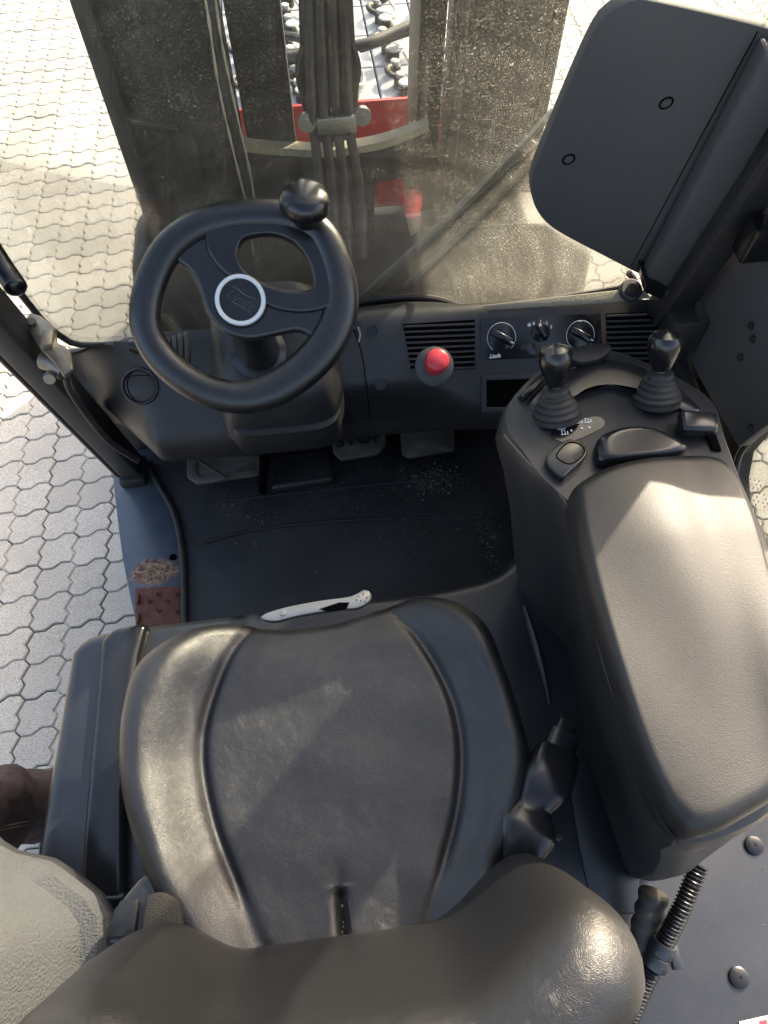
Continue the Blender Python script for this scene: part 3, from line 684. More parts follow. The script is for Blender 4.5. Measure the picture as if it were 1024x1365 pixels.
me = text_mesh('Linde', .018, frame(hc+WN*.0140+WY*.000, rot, WN), depth=.0006, shear=.45, bold=.0002); me.materials.append(M_paint)  # logo and lines coloured lighter in place of light on the relief
lg = link('embossed_logo', me, wheel, None, True)
q = MB(); ry = WN.cross(rot); q.tube([hc+WN*.0142+rot*(.034*(k/8-.5))+ry*(.0095+.001*math.sin(k)) for k in range(9)], .0007, 6); q.tube([hc+WN*.0142+rot*(.028*(k/8-.3))-ry*(.0075) for k in range(9)], .0006, 6); q.obj('embossed_line', M_paint, wheel)
# column stub below the hub
q = MB(); a0 = Z(345, 470, 1.22); q.lathe([(.046, -.01), (.046, .008), (.036, .012), (.036, .03), (.030, .10), (.030, (hc-a0).length-.01)], a0, (hc-a0), 30); q.obj('steering_column', M_smooth, fork)
# spinner knob
kc = W3(408, 300, .012); ax = (Vector((0, -.25, 1))).normalized()
kb = MB(); top = Z(407, 252, kc.z+.052)
ax = (top-kc).normalized(); L0 = (top-kc).length
kb.lathe([(.015, 0), (.017, L0*.35), (.022, L0*.40), (.0305, L0*.45), (.0328, L0*.52), (.0332, L0*.62), (.0318, L0*.74), (.0285, L0*.85), (.0225, L0*.935), (.0145, L0*.98), (.006, L0*.998), (0, L0)], kc, ax, 48); kb.obj('spinner_knob', M_gloss, wheel)
# direction stalk with bellows
q = MB(); p0, p1 = Z(172, 462, 1.24), Z(255, 462, 1.22); q.tube([p0, p0.lerp(p1, .12), p0.lerp(p1, .3), p0.lerp(p1, .6), p1], lambda t: .010 if t < .1 else (.0135 if t < .3 else .011), 16); stk = q.obj('stalk', M_smooth, colc)
q = MB(); ax = (p1-p0).normalized(); s0 = Z(222, 464, 1.228); pr = []
for k in range(4): pr += [(.015+.003*k, k*.0095), (.0175+.003*k, k*.0095+.003), (.0175+.003*k, k*.0095+.006), (.0145+.003*k, k*.0095+.009)]
q.lathe([(0, 0)]+pr+[(0, .04)], s0, ax, 24); q.obj('bellows', M_rubber, colc)

# --- pedals
def pedal(px, z, name, txt=None, tilt=(0, -.35, 1)):
    q = MB(); pts = [Z(*p, z) for p in px]; q.prism(pts, (0, .004, -.014)); o_ = q.obj(name, M_pedal, fork, bevel=.004, seg=3); return o_
p1_ = pedal([(249, 602), (351, 600), (352, 632), (262, 645), (249, 636)], .74, 'foot_rest')
q = MB(); q.loft([[Z(*p, .742) for p in [(256, 610), (346, 608), (346, 628), (262, 640), (256, 634)]], [Z(*p, .7455) for p in [(256, 610), (346, 608), (346, 628), (262, 640), (256, 634)]], [Z(*p, .7455) for p in [(261, 613), (341, 611), (341, 626), (266, 636), (261, 631)]], [Z(*p, .742) for p in [(261, 613), (341, 611), (341, 626), (266, 636), (261, 631)]]], True, False, False)
q.tube([Z(300, 637, .743), Z(341, 612, .743)], .002, 6); q.tube([Z(300, 637, .743), Z(262, 613, .743)], .002, 6); q.obj('tread_edge', M_pedal, p1_)
p2_ = pedal([(442, 556), (513, 550), (515, 592), (504, 605), (455, 613), (444, 602)], .76, 'brake_pedal')
me = text_mesh('STOP', .046, frame(Z(478, 586, .7602), (1, .05, 0), (0, 0, 1)), depth=.004, bold=.001); me.materials.append(M_mat); link('pedal_lettering', me, p2_, None, False)
p3_ = pedal([(533, 566), (604, 560), (606, 600), (545, 610), (536, 604)], .75, 'drive_pedal')
q = MB(); q.prism([Z(*p, .754) for p in [(560, 585), (604, 582), (604, 600), (562, 604)]], (0, 0, -.004)); q.obj('pedal_rib', M_pedal, p3_, bevel=.002)
q = MB(); q.tube([Z(405, 590, .75), Z(404, 560, .86)], .018, 14); q.obj('column_pin', M_rubber, fork)
q = MB(); q.tube([Z(350, 655, .70), Z(352, 610, .80)], .010, 8); q.obj('pedal_bracket', M_hole, fork)
q = MB(); q.prism([Z(*p, .712) for p in [(360, 606), (440, 596), (446, 640), (360, 652)]], (0, 0, -.03)); q.obj('floor_tunnel', M_dash, fork, bevel=.012, seg=3)

# --- armrest console
CT = 1.335
left_top = [(690, 598), (716, 634), (752, 668), (772, 700), (786, 780), (812, 880), (846, 985), (884, 1085), (905, 1122)]
LT = [Z(*p, CT) for p in left_top]
right_top = [Vector((.345, .028, CT)), Vector((.42, .06, CT)), Vector((.485, .16, CT)), Vector((.51, .30, CT)), Vector((.515, .42, CT)), Vector((.52, .50, CT))]
head = [Z(*p, CT) for p in [(950, 535), (905, 503), (870, 486), (812, 466), (752, 473), (702, 508), (672, 548), (672, 575)]]
topring = cr(LT+right_top+head, 90, True)
def con_ring(z, out_, sh):
    cx = sum(p.x for p in topring)/90; cy = sum(p.y for p in topring)/90; o2 = []
    for p in topring:
        s = smooth01((p.y-.40)/.20)                          # the head overhangs, the body goes down
        left = smooth01((.40-p.x)/.08)
        x = cx+(p.x-cx)*out_+sh[0]*left; y = cy+(p.y-cy)*out_-sh[1]*s-sh[0]*.7*(1-s)
        o2.append(Vector((x, y, z)))
    return o2
cb = MB(); cb.loft([con_ring(.94, .93, (.062, .06)), con_ring(1.02, .97, (.052, .05)), con_ring(1.15, 1.0, (.034, .03)), con_ring(1.25, 1.01, (.012, .01)), con_ring(1.29, 1.015, (0, 0)), con_ring(1.320, 1.012, (0, 0)), con_ring(CT, .995, (0, 0)), con_ring(CT+.004, .97, (0, 0))])
con = cb.obj('armrest_console', M_dash, fork)
pad_px = [(765, 664), (772, 720), (790, 800), (815, 890), (850, 1000), (880, 1070), (900, 1098)]
PZ = 1.38
padring = [Z(*p, PZ-.012).xy for p in pad_px]
padring = cr([Vector((a.x, a.y, 0)) for a in padring]+[Vector((.30, .030, 0)), Vector((.345, .038, 0)), Vector((.415, .070, 0)), Vector((.455, .15, 0)), Vector((.475, .26, 0)), Vector((.49, .36, 0)), Vector((.492, .43, 0)), Vector((.475, .455, 0)), Vector((.42, .462, 0)), Vector((.34, .452, 0)), Vector((.292, .432, 0))], 180, True)
def pad_h(x, y):
    return PZ+.007*math.cos((x-.375)/.1*1.2)-.010*smooth01((y-.33)/.15)+.004*math.sin(y*13+x*8)*math.sin(x*22)-.004*math.exp(-((x-.41-.10*(y-.2))/.03)**2)
ap = MB(); ap.patch(padring, pad_h, edge=.09, drop=.026, wall=.03, nr=34); apo = ap.obj('armrest_pad', M_pad, con)
q = MB(); q.tube(cr([Z(*p, CT+.012) for p in [(776, 700), (784, 790), (806, 888), (840, 990), (872, 1075), (905, 1124)]], 30), .0016, 6); q.obj('pad_piping', M_smooth, con)
# head: raised ridge, palm strip, switch covers, levers
HT = CT+.004
q = MB(); rid = cr([Z(*p, HT) for p in [(700, 540), (735, 505), (790, 480), (850, 488), (900, 515), (935, 545), (915, 552), (870, 528), (800, 520), (750, 530), (712, 552)]], 50, True)
q.patch([Vector((p.x, p.y, 0)) for p in rid], lambda x, y: HT+.010, edge=.5, drop=.012, nr=4); q.obj('console_ridge', M_smooth, con)
q = MB(); q.prism(cr([Z(*p, HT+.006) for p in [(755, 478), (780, 466), (812, 468), (800, 484), (770, 490)]], 30, True), (0, 0, .012)); q.obj('speaker_cap', M_pad, con, bevel=.003)
q = MB(); q.patch([Vector((p.x, p.y, 0)) for p in cr([Z(*p, HT+.02) for p in [(797, 600), (800, 580), (825, 568), (860, 566), (890, 574), (920, 592), (900, 604), (850, 610), (805, 613)]], 48, True)], lambda x, y: HT+.022, edge=.30, drop=.012, wall=.02, nr=6); q.obj('palm_strip', M_smooth, con)
q = MB(); q.prism(cr([Z(*p, HT+.012) for p in [(728, 610), (755, 586), (776, 590), (782, 606), (756, 632), (748, 636)]], 30, True), (0, 0, -.02)); sw = q.obj('side_switch', M_smooth, con, bevel=.005, seg=3)
q = MB(); q.tube(cr([Z(*p, HT+.0125) for p in [(742, 606), (757, 590), (774, 592), (779, 604), (762, 618), (748, 614)]], 24, True)+[Z(742, 606, HT+.0125)], .0008, 6); q.obj('switch_outline', M_hole, sw)
q = MB(); q.prism([Z(*p, HT+.010) for p in [(690, 524), (722, 496), (728, 502), (700, 530)]], (0, 0, -.012)); q.obj('trim_button', M_smooth, con, bevel=.003)
q = MB(); q.prism([Z(*p, HT+.026) for p in [(907, 544), (958, 548), (960, 572), (912, 572)]], (0, 0, -.02)); lvr = q.obj('paddle_lever', M_smooth, con, bevel=.006, seg=3)
q = MB(); q.prism([Z(*p, HT+.004) for p in [(940, 572), (952, 572), (962, 600), (950, 598)]], (0, 0, -.004)); q.obj('lever_slot', M_hole, con)
q = MB(); q.tube(cr([Z(*p, CT+.002) for p in [(672, 580), (700, 612), (740, 652), (768, 690)]], 16), .0012, 6); q.obj('trim_line', M_gloss, con)
sym = MB()
for (px, py, fl_) in [(748, 572, 0), (752, 579, 1), (771, 564, 0), (783, 563, 1)]:
    c = Z(px, py, HT+.0015); u = .0030
    sym.box(c+Vector((0, 0, 0)), (.0088, .0010, .0005)); sym.box(c+Vector((-.002, .0030, 0)), (.0010, .0055, .0005)); sym.box(c+Vector((.002, .0034, 0)), (.0010, .0065, .0005)); sym.box(c+Vector((.0056, .002, 0)), (.0012, .005, .0005)); sym.box(c+Vector((0, .0064, 0)), (.005, .0010, .0005))
for (px, py) in [(762, 574), (776, 571), (786, 570)]:
    c = Z(px, py, HT+.0015); sym.add([c+Vector((-.002, -.001, 0)), c+Vector((.002, -.001, 0)), c+Vector((0, .003, 0))], [(0, 1, 2)])
q = MB(); q.prism(cr([Z(*p, HT) for p in [(735, 577), (790, 556), (806, 562), (800, 572), (756, 590)]], 24, True), (0, 0, .0010)); sg = q.obj('symbol_plate', M_smooth, con)
sym.obj('lever_symbols', M_white, sg, smooth=False)
def joystick(bx, by, tx, ty, lab):
    j = bpy.data.objects.new('joystick', None); COL.objects.link(j); j.parent = fork
    b0 = Z(bx, by, HT); tp = Z(tx, ty, HT+.088); ax = (tp-b0).normalized(); L0 = (tp-b0).length
    j.location = b0-fork.location; j['label'] = lab
    pr = [(.033, -.004), (.033, .003)]
    for k in range(4):
        r = .0315-.0042*k; hh = .003+k*.0075; pr += [(r, hh), (r+.0012, hh+.002), (r+.001, hh+.0042), (r-.003, hh+.006)]
    pr += [(.0155, .034), (.0175, .0355), (.017, .039), (.0105, .041), (0, .041)]
    q = MB(); q.lathe(pr, b0, ax, 30); q.obj('boot', M_rubber, j)
    q = MB(); q.lathe([(.007, .038), (.0078, .046), (.007, .05)], b0, ax, 18); q.obj('collar', M_steel, j)
    s = (L0-.046)
    q = MB(); q.lathe([(0, .044), (.0115, .044), (.0140, .044+s*.12), (.0190, .044+s*.4), (.0218, .044+s*.62), (.0215, .044+s*.78), (.0185, .044+s*.91), (.011, .044+s*.98), (0, L0+.002)], b0, ax, 32); q.obj('knob', M_gloss, j)
joystick(742, 553, 740, 459, 'left joystick, with pictograms beside its bellows')
joystick(875, 532, 889, 440, 'right joystick, next to the paddle lever')
# conduit and hose below the console
q = MB(); A, B = Z(932, 1152, 1.07), Z(845, 1345, .97); path = cr([A, A.lerp(B, .3)+Vector((0, 0, .01)), A.lerp(B, .7), B, B+(B-A)*.5], 400); pl = len(path)
q.tube(path, lambda t: .0115+.0014*math.sin(t*pl*.95), 12); q.obj('corrugated_conduit', M_smooth, fork)
A2, B2 = Z(872, 1190, 1.02), Z(838, 1330, .95); q = MB(); path = cr([A2, A2.lerp(B2, .5), B2, B2+(B2-A2)*.6], 60); q.tube(path, lambda t: .019+.0015*math.sin(t*70), 14); q.obj('cable_sleeve', M_rubber, fork)
q = MB(); C0 = A.lerp(B, .62)+Vector((0, 0, .004)); q.lathe([(.014, -.018), (.016, -.018), (.016, -.001), (.0145, 0), (.016, .001), (.016, .018), (.014, .018)], C0, B-A, 22); q.box(C0+Vector((.018, -.004, 0)), (.012, .03, .012)); q.obj('conduit_clip', M_paint, fork, bevel=.001)
for p in [(985, 1303), (1005, 1127)]:
    q = MB(); c = Z(*p, .951); q.lathe([(0, 0), (.0135, 0), (.013, .003), (.010, .0045), (.002, .0045), (.0018, .003), (0, .003)], c, (0, 0, 1), 24); q.obj('plastic_rivet', M_smooth, hood)
q = MB(); q.prism([Z(*p, .9512) for p in [(985, 1362), (1060, 1345), (1075, 1420), (1000, 1440)]], (0, 0, .0008)); stc = q.obj('warning_sticker', M_white, hood)
q = MB(); q.prism([Z(*p, .9524) for p in [(1012, 1361), (1022, 1359), (1026, 1380), (1015, 1382)]], (0, 0, .0004)); q.obj('sticker_print', M_red, stc)
q = MB(); scatter(40, .60, -.10, .05, .06, .951, .0016, q); o = q.obj('crumbs', M_crumb, hood, smooth=False); o['kind'] = 'stuff'
q = MB(); q.prism([Z(*p, .953) for p in [(744, 935), (815, 1090), (855, 1160), (848, 1218), (790, 1218), (770, 1120)]], (0, 0, -.01)); q.obj('seat_rail_cover', M_hood, fork, bevel=.003)
q = MB(); q.lathe([(0, 0), (.007, 0), (.007, .004), (.004, .007), (0, .007)], Z(744, 1115, .965), (0, 0, 1), 6); q.obj('seat_bolt', M_rubber, fork)

# --- cab frame
def post(name, x, y, z0, z1, wx, wy, m=M_dash):
    q = MB(); q.box((x, y, (z0+z1)/2), (wx, wy, z1-z0)); return q.obj(name, m, fork, bevel=.008, seg=3)
def lean_post(x, y, z0, z1, wx, wy, k):
    q = MB(); q.loft([[Vector((x+a*wx/2, y-k*(z-z0)+b*wy/2, z)) for a, b in ((-1, -1), (1, -1), (1, 1), (-1, 1))] for z in (z0, z1)]); return q.obj('cab_pillar', M_dash, fork, bevel=.009, seg=3)
lp = lean_post(-.478, .995, .685, 2.25, .05, .06, .24)
q = MB(); q.tube([Vector((-.506, .975-.24*(z-.685), z)) for z in (.72, 1.2, 1.7, 2.2)], .008, 8); q.obj('door_seal', M_rubber, lp)
q = MB(); q.box((-.478, .985, .70), (.06, .075, .03)); q.obj('pillar_foot', M_dash, lp, bevel=.006)
rp = lean_post(.655, 1.02, .68, 2.25, .06, .06, .20)
q = MB(); q.box((.712, .875, 1.75), (.02, .23, 1.1)); q.obj('corner_shade_plate', M_panel, rp, bevel=.004)  # widened and carried up out of view to shade the middle of the seat
q = MB(); q.box((-.47, -.04, 2.275), (.06, 1.24, .05)); q.box((.67, -.04, 2.275), (.06, 1.24, .05)); q.box((.10, .61, 2.275), (1.2, .06, .052)); q.box((.10, -.69, 2.275), (1.2, .06, .052)); rf = q.obj('overhead_guard', M_dash, fork, bevel=.008)
for k in range(7):
    q = MB(); q.box((-.36+k*.153, -.04, 2.275), (.055, 1.238, .03)); q.obj('guard_bar', M_dash, rf, bevel=.004)
post('cab_pillar', -.47, -.58, .95, 2.25, .05, .06); post('cab_pillar', .67, -.58, .95, 2.25, .05, .06)
# seals round the windscreen, glass
bottom = [GP(*p) for p in gp]
GLX = GP(36, 402).x
gl_out = bottom + [GX(.615, 1.15), GX(.615, 2.2), GX(GLX, 2.2), GX(GLX, 1.30), GP(64, 434), GP(84, 450)]
q = MB(); q.prism(gl_out, (0, .006, 0)); ws = q.obj('windscreen', M_glass, fork, smooth=False)
q = MB(); q.tube(cr([GX(GLX, 2.2), GX(GLX, 1.6), GP(36, 402), GP(64, 434), GP(84, 450), GP(112, 460)]+bottom[2:]+[GX(.615, 1.13)], 120), .0065, 8); q.obj('windscreen_seal', M_rubber, ws)
# wiper on the outside of the glass
wp = MB(); wy = .02
def bar(mb, pts, wdt, th=.01):
    P = [Vector(p) for p in pts]; L_ = []
    for i, p in enumerate(P):
        tt = (P[min(i+1, len(P)-1)]-P[max(i-1, 0)]).normalized(); n = tt.cross(Vector((0, 1, 0))).normalized()*wdt/2
        L_.append([p+n, p-n, p-n+Vector((0, th, 0)), p+n+Vector((0, th, 0))])
    mb.loft(L_)
bar(wp, [GP(484, 398, .02), GP(560, 330, .02), GP(650, 245, .02), GP(712, 190, .02)], .014); bar(wp, [GP(540, 385, .02), GP(640, 290, .02), GP(720, 205, .02)], .010)
bar(wp, [GP(600, 296, .012), GP(650, 245, .012), GP(740, 150, .012)], .008)
wp.obj('wiper', mat('dusty_wiper', (.16, .155, .14), .7, dust=(.3, .27, .2), dust_amt=.5, dust_scale=20), fork, bevel=.001)
# dust ledge at the foot of the glass on the right
q = MB(); q.prism([D(*p, .008) for p in [(640, 408), (700, 401), (850, 384), (866, 398), (800, 405), (650, 414)]], DN*.004); q.obj('screen_ledge', M_sand, dsh, bevel=.002)
q = MB(); c = D(836, 389, .012); q.lathe([(0, 0), (.021, 0), (.021, .008), (.018, .011), (.010, .011), (.0095, .016), (.008, .0175), (0, .018)], c, (0, -.4, 1), 30); q.obj('round_cap', M_dash, dsh)
# hinge, bolt, cable at the left pillar
hx = .93
M_bronze = mat('worn_steel', (.20, .18, .145), .42, .75, grain=120, grain_d=.0004, dust=(.10, .07, .045), dust_amt=.6, dust_scale=35)
hz_ = 1.29
q = MB(); P = [Z(*p, hz_) for p in [(30, 428), (40, 416), (54, 420), (66, 430), (74, 436), (74, 454), (94, 466), (97, 490), (84, 500), (70, 480), (52, 462)]]
q.prism(P, (0, 0, -.010)); q.box(Z(64, 452, hz_+.004), (.018, .035, .012)); hg = q.obj('door_hinge', M_bronze, lp, bevel=.003, label='worn steel hinge bracket with bolt')
q = MB(); q.tube([Z(58, 480, hz_-.03), Z(72, 484, hz_-.03), Z(88, 496, hz_-.035)], .015, 18); q.obj('hinge_barrel', M_bronze, hg)
q = MB(); b0 = Z(66, 506, hz_-.03); q.lathe([(0, 0), (.0085, 0), (.009, .003), (.009, .009), (.006, .011), (.0055, .02), (.0055, .035)], b0, Z(70, 478, hz_-.05)-b0, 18); q.obj('hinge_bolt', M_steel, hg)
q = MB(); q.lathe([(0, .006), (.0065, .006), (.007, 0), (0, 0)], Z(43, 430, hz_+.001), (.2, -.4, 1), 6); q.obj('hex_bolt', M_bronze, hg)
q = MB(); q.tube(cr([Z(88, 492, 1.24), Z(92, 516, 1.20), Z(112, 548, 1.14), Z(145, 588, 1.04), Z(184, 614, .95)], 40), .0062, 10); q.obj('door_cable', M_rubber, fork)
q = MB(); q.tube(cr([Z(-30, 305, 1.42), Z(0, 352, 1.38), Z(18, 378, 1.36), Z(24, 390, 1.355)], 24), lambda t: .017*(1-max(0, (t-.9)/.1)**2*.7), 18); q.obj('grab_handle', M_gloss, lp)

# --- folding panel on the right
LEAN = Vector((0, -1, -.20)).normalized(); PV = Vector((0, -.20, 1)).normalized()
PY = Vector((0, .945, 1.23))
def PP(px, py, off=0.0): return PL(px, py, PY+LEAN*off, LEAN)
pn_px = [(838, 3), (862, 0), (1030, 40), (1060, 60), (893, 385), (868, 374), (790, 334), (742, 308), (720, 288), (709, 262), (709, 236), (722, 200), (760, 110), (785, 55), (806, 22)]
pn = [PP(*p) for p in pn_px]
q = MB(); q.prism(cr(pn, 96, True), LEAN*-.018); pnl = q.obj('folding_panel', M_panel, fork, bevel=.003, seg=2)
for p in [(888, 137), (758, 212)]:
    q = MB(); c = PP(*p); q.lathe([(.0095, 0), (.0095, .0012), (.0075, .0012), (.0070, -.004)], c, LEAN, 24); pc = q.obj('plug_ring', M_hole, pnl)
    q = MB(); q.lathe([(0, 0), (.0066, 0), (.0062, .0015), (0, .0018)], c, LEAN, 22); q.obj('plug', M_panel, pnl)
q = MB(); q.tube([PP(842, 354, .0002), PP(1010, 42, .0002)], .0009, 5); q.obj('crease', M_hole, pnl)
BY = .035
q = MB(); q.prism([PP(*p, BY) for p in [(860, 376), (1024, 70), (1060, 100), (1050, 130), (905, 392), (882, 396)]], LEAN*-.034); hb_ = q.obj('hinge_bar', M_panel, pnl, bevel=.008, seg=3)
q = MB(); q.prism([PP(*p, BY+.006) for p in [(858, 372), (878, 378), (890, 386), (898, 396), (884, 402), (858, 390)]], LEAN*-.045); q.obj('hinge_foot', M_smooth, pnl, bevel=.004, seg=3)
q = MB(); q.lathe([(0, 0), (.011, 0), (.011, .006), (.006, .008), (0, .007)], PP(893, 388, BY+.005), (.2, -1, .2), 20); q.obj('hinge_screw', M_paint, pnl)
# box behind it, right side plate and rear frame of the door opening
bx = [(900, 352), (922, 336), (962, 330), (968, 340), (985, 380), (978, 428), (900, 432), (886, 396)]
q = MB(); bq = [Z(*p, 1.17) for p in bx]; q.loft([[p-Vector((0, 0, .22)) for p in bq], bq]); q.box(sum(bq, Vector())/len(bq)+Vector((.0, .01, .006)), (.07, .05, .02)); q.obj('control_box', M_mast, fork, bevel=.006, seg=2)
RX = .70
sp_px = [(1100, 100), (1024, 236), (984, 300), (962, 340), (955, 400), (940, 440), (925, 500), (935, 560), (960, 600), (978, 625), (986, 600), (1000, 585), (1024, 566), (1060, 530), (1200, 400)]
q = MB(); q.prism([X(*p, RX) for p in [(1250, 20), (1060, 170), (975, 280), (915, 350), (896, 430), (930, 500), (984, 596), (1002, 582), (1024, 566), (1100, 510), (1250, 400)]], (.02, 0, 0)); side = q.obj('side_plate', M_panel, fork, bevel=.003)
for p in [(1001, 434), (987, 476), (1003, 452), (1000, 570)]:
    q = MB(); q.lathe([(0, .004), (.004, .004), (.0045, 0), (.007, 0), (.007, -.002), (0, -.002)], X(*p, RX-.002), (-1, 0, 0), 14); q.obj('bolt', M_rubber, side)
q = MB(); q.tube([X(1022, 265, RX-.01), X(990, 305, RX-.01), X(985, 315, RX-.01)], .006, 8); q.obj('cable', M_rubber, side)
q = MB(); q.box(X(1012, 318, RX-.03), (.05, .04, .06)); q.obj('latch_box', M_gloss, side, bevel=.004)
# lower door frame with rounded corner
fpx = [(900, 420), (935, 470), (985, 545), (1024, 520), (1024, 566), (1002, 585), (985, 605), (979, 640), (982, 680), (992, 715), (1024, 760), (1060, 830), (960, 830), (930, 600), (890, 470)]
q = MB(); q.prism([X(*p, .735) for p in fpx], (.03, 0, 0)); frm = q.obj('door_frame', M_rubber, fork, bevel=.003)
q = MB(); q.tube(cr([X(*p, .73) for p in [(1030, 562), (1002, 586), (986, 606), (980, 640), (983, 680), (993, 716), (1026, 764)]], 30), .006, 8); q.obj('frame_seal', M_dash, frm)
q = MB(); q.prism([X(*p, .745) for p in [(975, 600), (1010, 560), (1100, 480), (1200, 700), (1100, 900), (1000, 760), (975, 700)]], (.004, 0, 0)); dg = q.obj('door_glass', M_glass_clean, frm, smooth=False)
q = MB()
for k in range(4):
    for m_ in range(7):
        if (k*7+m_) % 5 == 3: continue
        a = X(996+k*6+m_*3.2*.7-2, 640+m_*6.0+k*1.5-3, .742); q.box(a, (.0006, .0012, .0042))
q.obj('glass_marking', M_hole, dg, smooth=False)
q = MB(); q.prism([Z(*p, .80) for p in [(905, 440), (960, 480), (985, 545), (960, 570), (905, 500)]], (0, 0, -.1)); q.obj('side_tray', M_rubber, fork, bevel=.01)

# --- mast in front of the windscreen
MY = 1.30
mast = bpy.data.objects.new('lifting_mast', None); COL.objects.link(mast); mast.parent = fork; mast.location = Vector((.075, 1.4, .1))-fork.location
def upright(name, x0, x1, y0, y1, z0=.12, z1=2.35, m=M_mast, bev=.004, par=mast):
    q = MB(); q.box(((x0+x1)/2, (y0+y1)/2, (z0+z1)/2), (x1-x0, y1-y0, z1-z0)); return q.obj(name, m, par, bevel=bev)
upright('outer_channel', -.330, -.125, MY, MY+.12); upright('outer_channel', .292, .452, MY, MY+.12)
upright('channel_flange', -.334, -.305, MY-.02, MY); upright('channel_flange', -.128, -.106, MY-.03, MY-.001); upright('channel_flange', .278, .300, MY-.03, MY-.001)
for xx, z0 in ((-.1275, 1.06), (-.1085, 1.13)):
    q = MB(); q.tube(cr([Vector((xx+.004*math.sin(k*1.7), MY-.032, z0+k*.12)) for k in range(9)], 60), lambda t: .0022+.0012*math.sin(t*130)*math.sin(t*37), 6); q.obj('lit_dust_ridge', M_sand, mast)  # flange dust with sunlight put into its pale colour
upright('side_rail', .460, .482, MY+.01, MY+.1)
upright('inner_channel', -.104, -.010, MY+.03, MY+.15, .1, 2.6); upright('inner_channel', .226, .274, MY+.03, MY+.15, .1, 2.6)
cpx = [(300, 196), (330, 206), (385, 211), (440, 213), (500, 204), (540, 192), (572, 178)]
ctop = [Y(*p, MY+.0) for p in cpx]
lowp = [Vector((Y(*p, MY+.005).x, MY+.005, Y(*p, MY+.005).z)) for p in [(590, 226), (562, 233), (502, 246), (498, 300)]]
q = MB(); q.prism([Vector((p.x, MY+.005, p.z)) for p in ctop]+lowp+[Vector((lowp[-1].x, MY+.005, .75)), Vector((ctop[0].x-.03, MY+.005, .75))], (0, .028, 0)); cp_ = q.obj('cross_plate', M_mast, mast, bevel=.003)
q = MB(); q.loft([[p+Vector((0, .006, .001)), p+Vector((0, .033, .001)), p+Vector((0, .033, .016)), p+Vector((0, .006, .016))] for p in cr(ctop, 24)]); q.obj('lit_plate_edge', M_sand, mast)  # pale colour stands in for sunlight on the plate's top edge
# battery side seen below goes dark: lower cross member, fenders and hydraulics
q = MB(); q.box((.08, MY+.06, .82), (.72, .05, .50)); q.obj('lower_crossmember', M_mast, mast, bevel=.01)
q = MB(); q.box((.20, MY-.06, .72), (.30, .08, .05)); q.obj('valve_block', M_mast, mast, bevel=.008)
q = MB(); q.prism([Y(*p, MY-.09) for p in [(541, 289), (562, 288), (560, 308), (547, 315)]], (0, .01, 0)); q.obj('white_tag', M_capgrey, mast)
q = MB(); q.prism([Y(*p, MY-.088) for p in [(498, 291), (540, 290), (545, 316), (498, 322)]], (0, .01, 0)); q.obj('grey_plate', M_paint, mast)
# hose bundle and its clamp in front of the lift cylinder
q = MB(); q.lathe([(.030, 0), (.030, 1.6)], (.065, MY+.06, .75), (0, 0, 1), 20); q.obj('lift_cylinder', M_mast, mast)
HY = MY-.03
q = MB(); q.prism([Y(*p, HY+.01) for p in [(398, -20), (470, -20), (478, 140), (470, 160), (408, 165), (402, 140)]], (0, .02, 0)); q.obj('hose_guide', M_rubber, mast, bevel=.004)
ends = [(432, 320), (456, 318), (482, 314)]
for k, (tx, bx_) in enumerate([(412, 428), (428, 445), (444, 462), (460, 482)]):
    q = MB(); pth = cr([Y(tx-4, -60, HY-.008), Y(tx, 60, HY-.008), Y(tx+4, 150, HY-.008), Y(tx+8, 185, HY-.008), Y(bx_-2, 250, HY-.03), Y(bx_, 300, HY-.06), Y(bx_+2, 345, HY-.10)], 40)
    q.tube(pth, .0095, 10); ho = q.obj('hydraulic_hose', M_rubber, mast)
    q = MB(); q.tube([pth[31], pth[35]], .013, 12); q.obj('hose_fitting', M_paint, ho)
q = MB(); q.prism([Y(*p, HY-.02) for p in [(422, 160), (474, 155), (476, 178), (424, 182)]], (0, .03, 0)); clp = q.obj('hose_clamp', M_steel, mast, bevel=.003)
for p in [(409, 163), (483, 155)]:
    q = MB(); q.lathe([(0, -.006), (.0165, -.006), (.0165, .004), (.007, .004), (.0065, .008), (0, .008)], Y(*p, HY-.012), (0, -1, .1), 22); q.obj('clamp_ear', M_steel, clp)
q = MB(); q.tube(cr([Y(405, 60, HY), Y(398, 90, HY), Y(402, 120, HY), Y(412, 135, HY)], 16), .006, 8); q.tube(cr([Y(470, 60, HY), Y(478, 90, HY), Y(474, 120, HY)], 12), .005, 8); q.obj('cable_loop', M_rubber, mast)
# tilt springs at the right, fender at the left
for x0 in (.40, .425):
    q = MB(); a = Vector((x0, MY-.05, .86)); b = Vector((x0-.012, MY-.05, 1.12)); pth = cr([a, a.lerp(b, .5), b], 60); q.tube(pth, lambda t: .011+.002*math.sin(t*90), 10); q.obj('spring', M_paint, mast)
q = MB(); fo_ = [(176, 362), (182, 345), (196, 340), (262, 420), (275, 450), (180, 452)]
q.prism([Y(*p, 1.16) for p in fo_], (0, .14, 0)); q.obj('front_fender', M_mast, fork, bevel=.012, seg=3)
q = MB(); q.prism([Y(*p, 1.17) for p in [(560, 330), (640, 322), (700, 300), (730, 304), (790, 346), (774, 420), (560, 430)]], (0, .12, 0)); q.obj('front_fender', M_mast, fork, bevel=.012, seg=3)
q = MB()
for a in [(-.06, 1.2, .92), (.0, 1.2, .88), (.36, 1.15, .84)]: q.box(a, (.12, .12, .16))
q.tube([Vector((-.16, 1.14, .97)), Vector((.05, 1.14, .965))], .012, 10); q.obj('hydraulic_block', M_mast, fork, bevel=.008)
q = MB(); q.box((-.075, 1.12, .96), (.032, .02, .11)); q.obj('bracket_plate', M_sand, fork, bevel=.002)
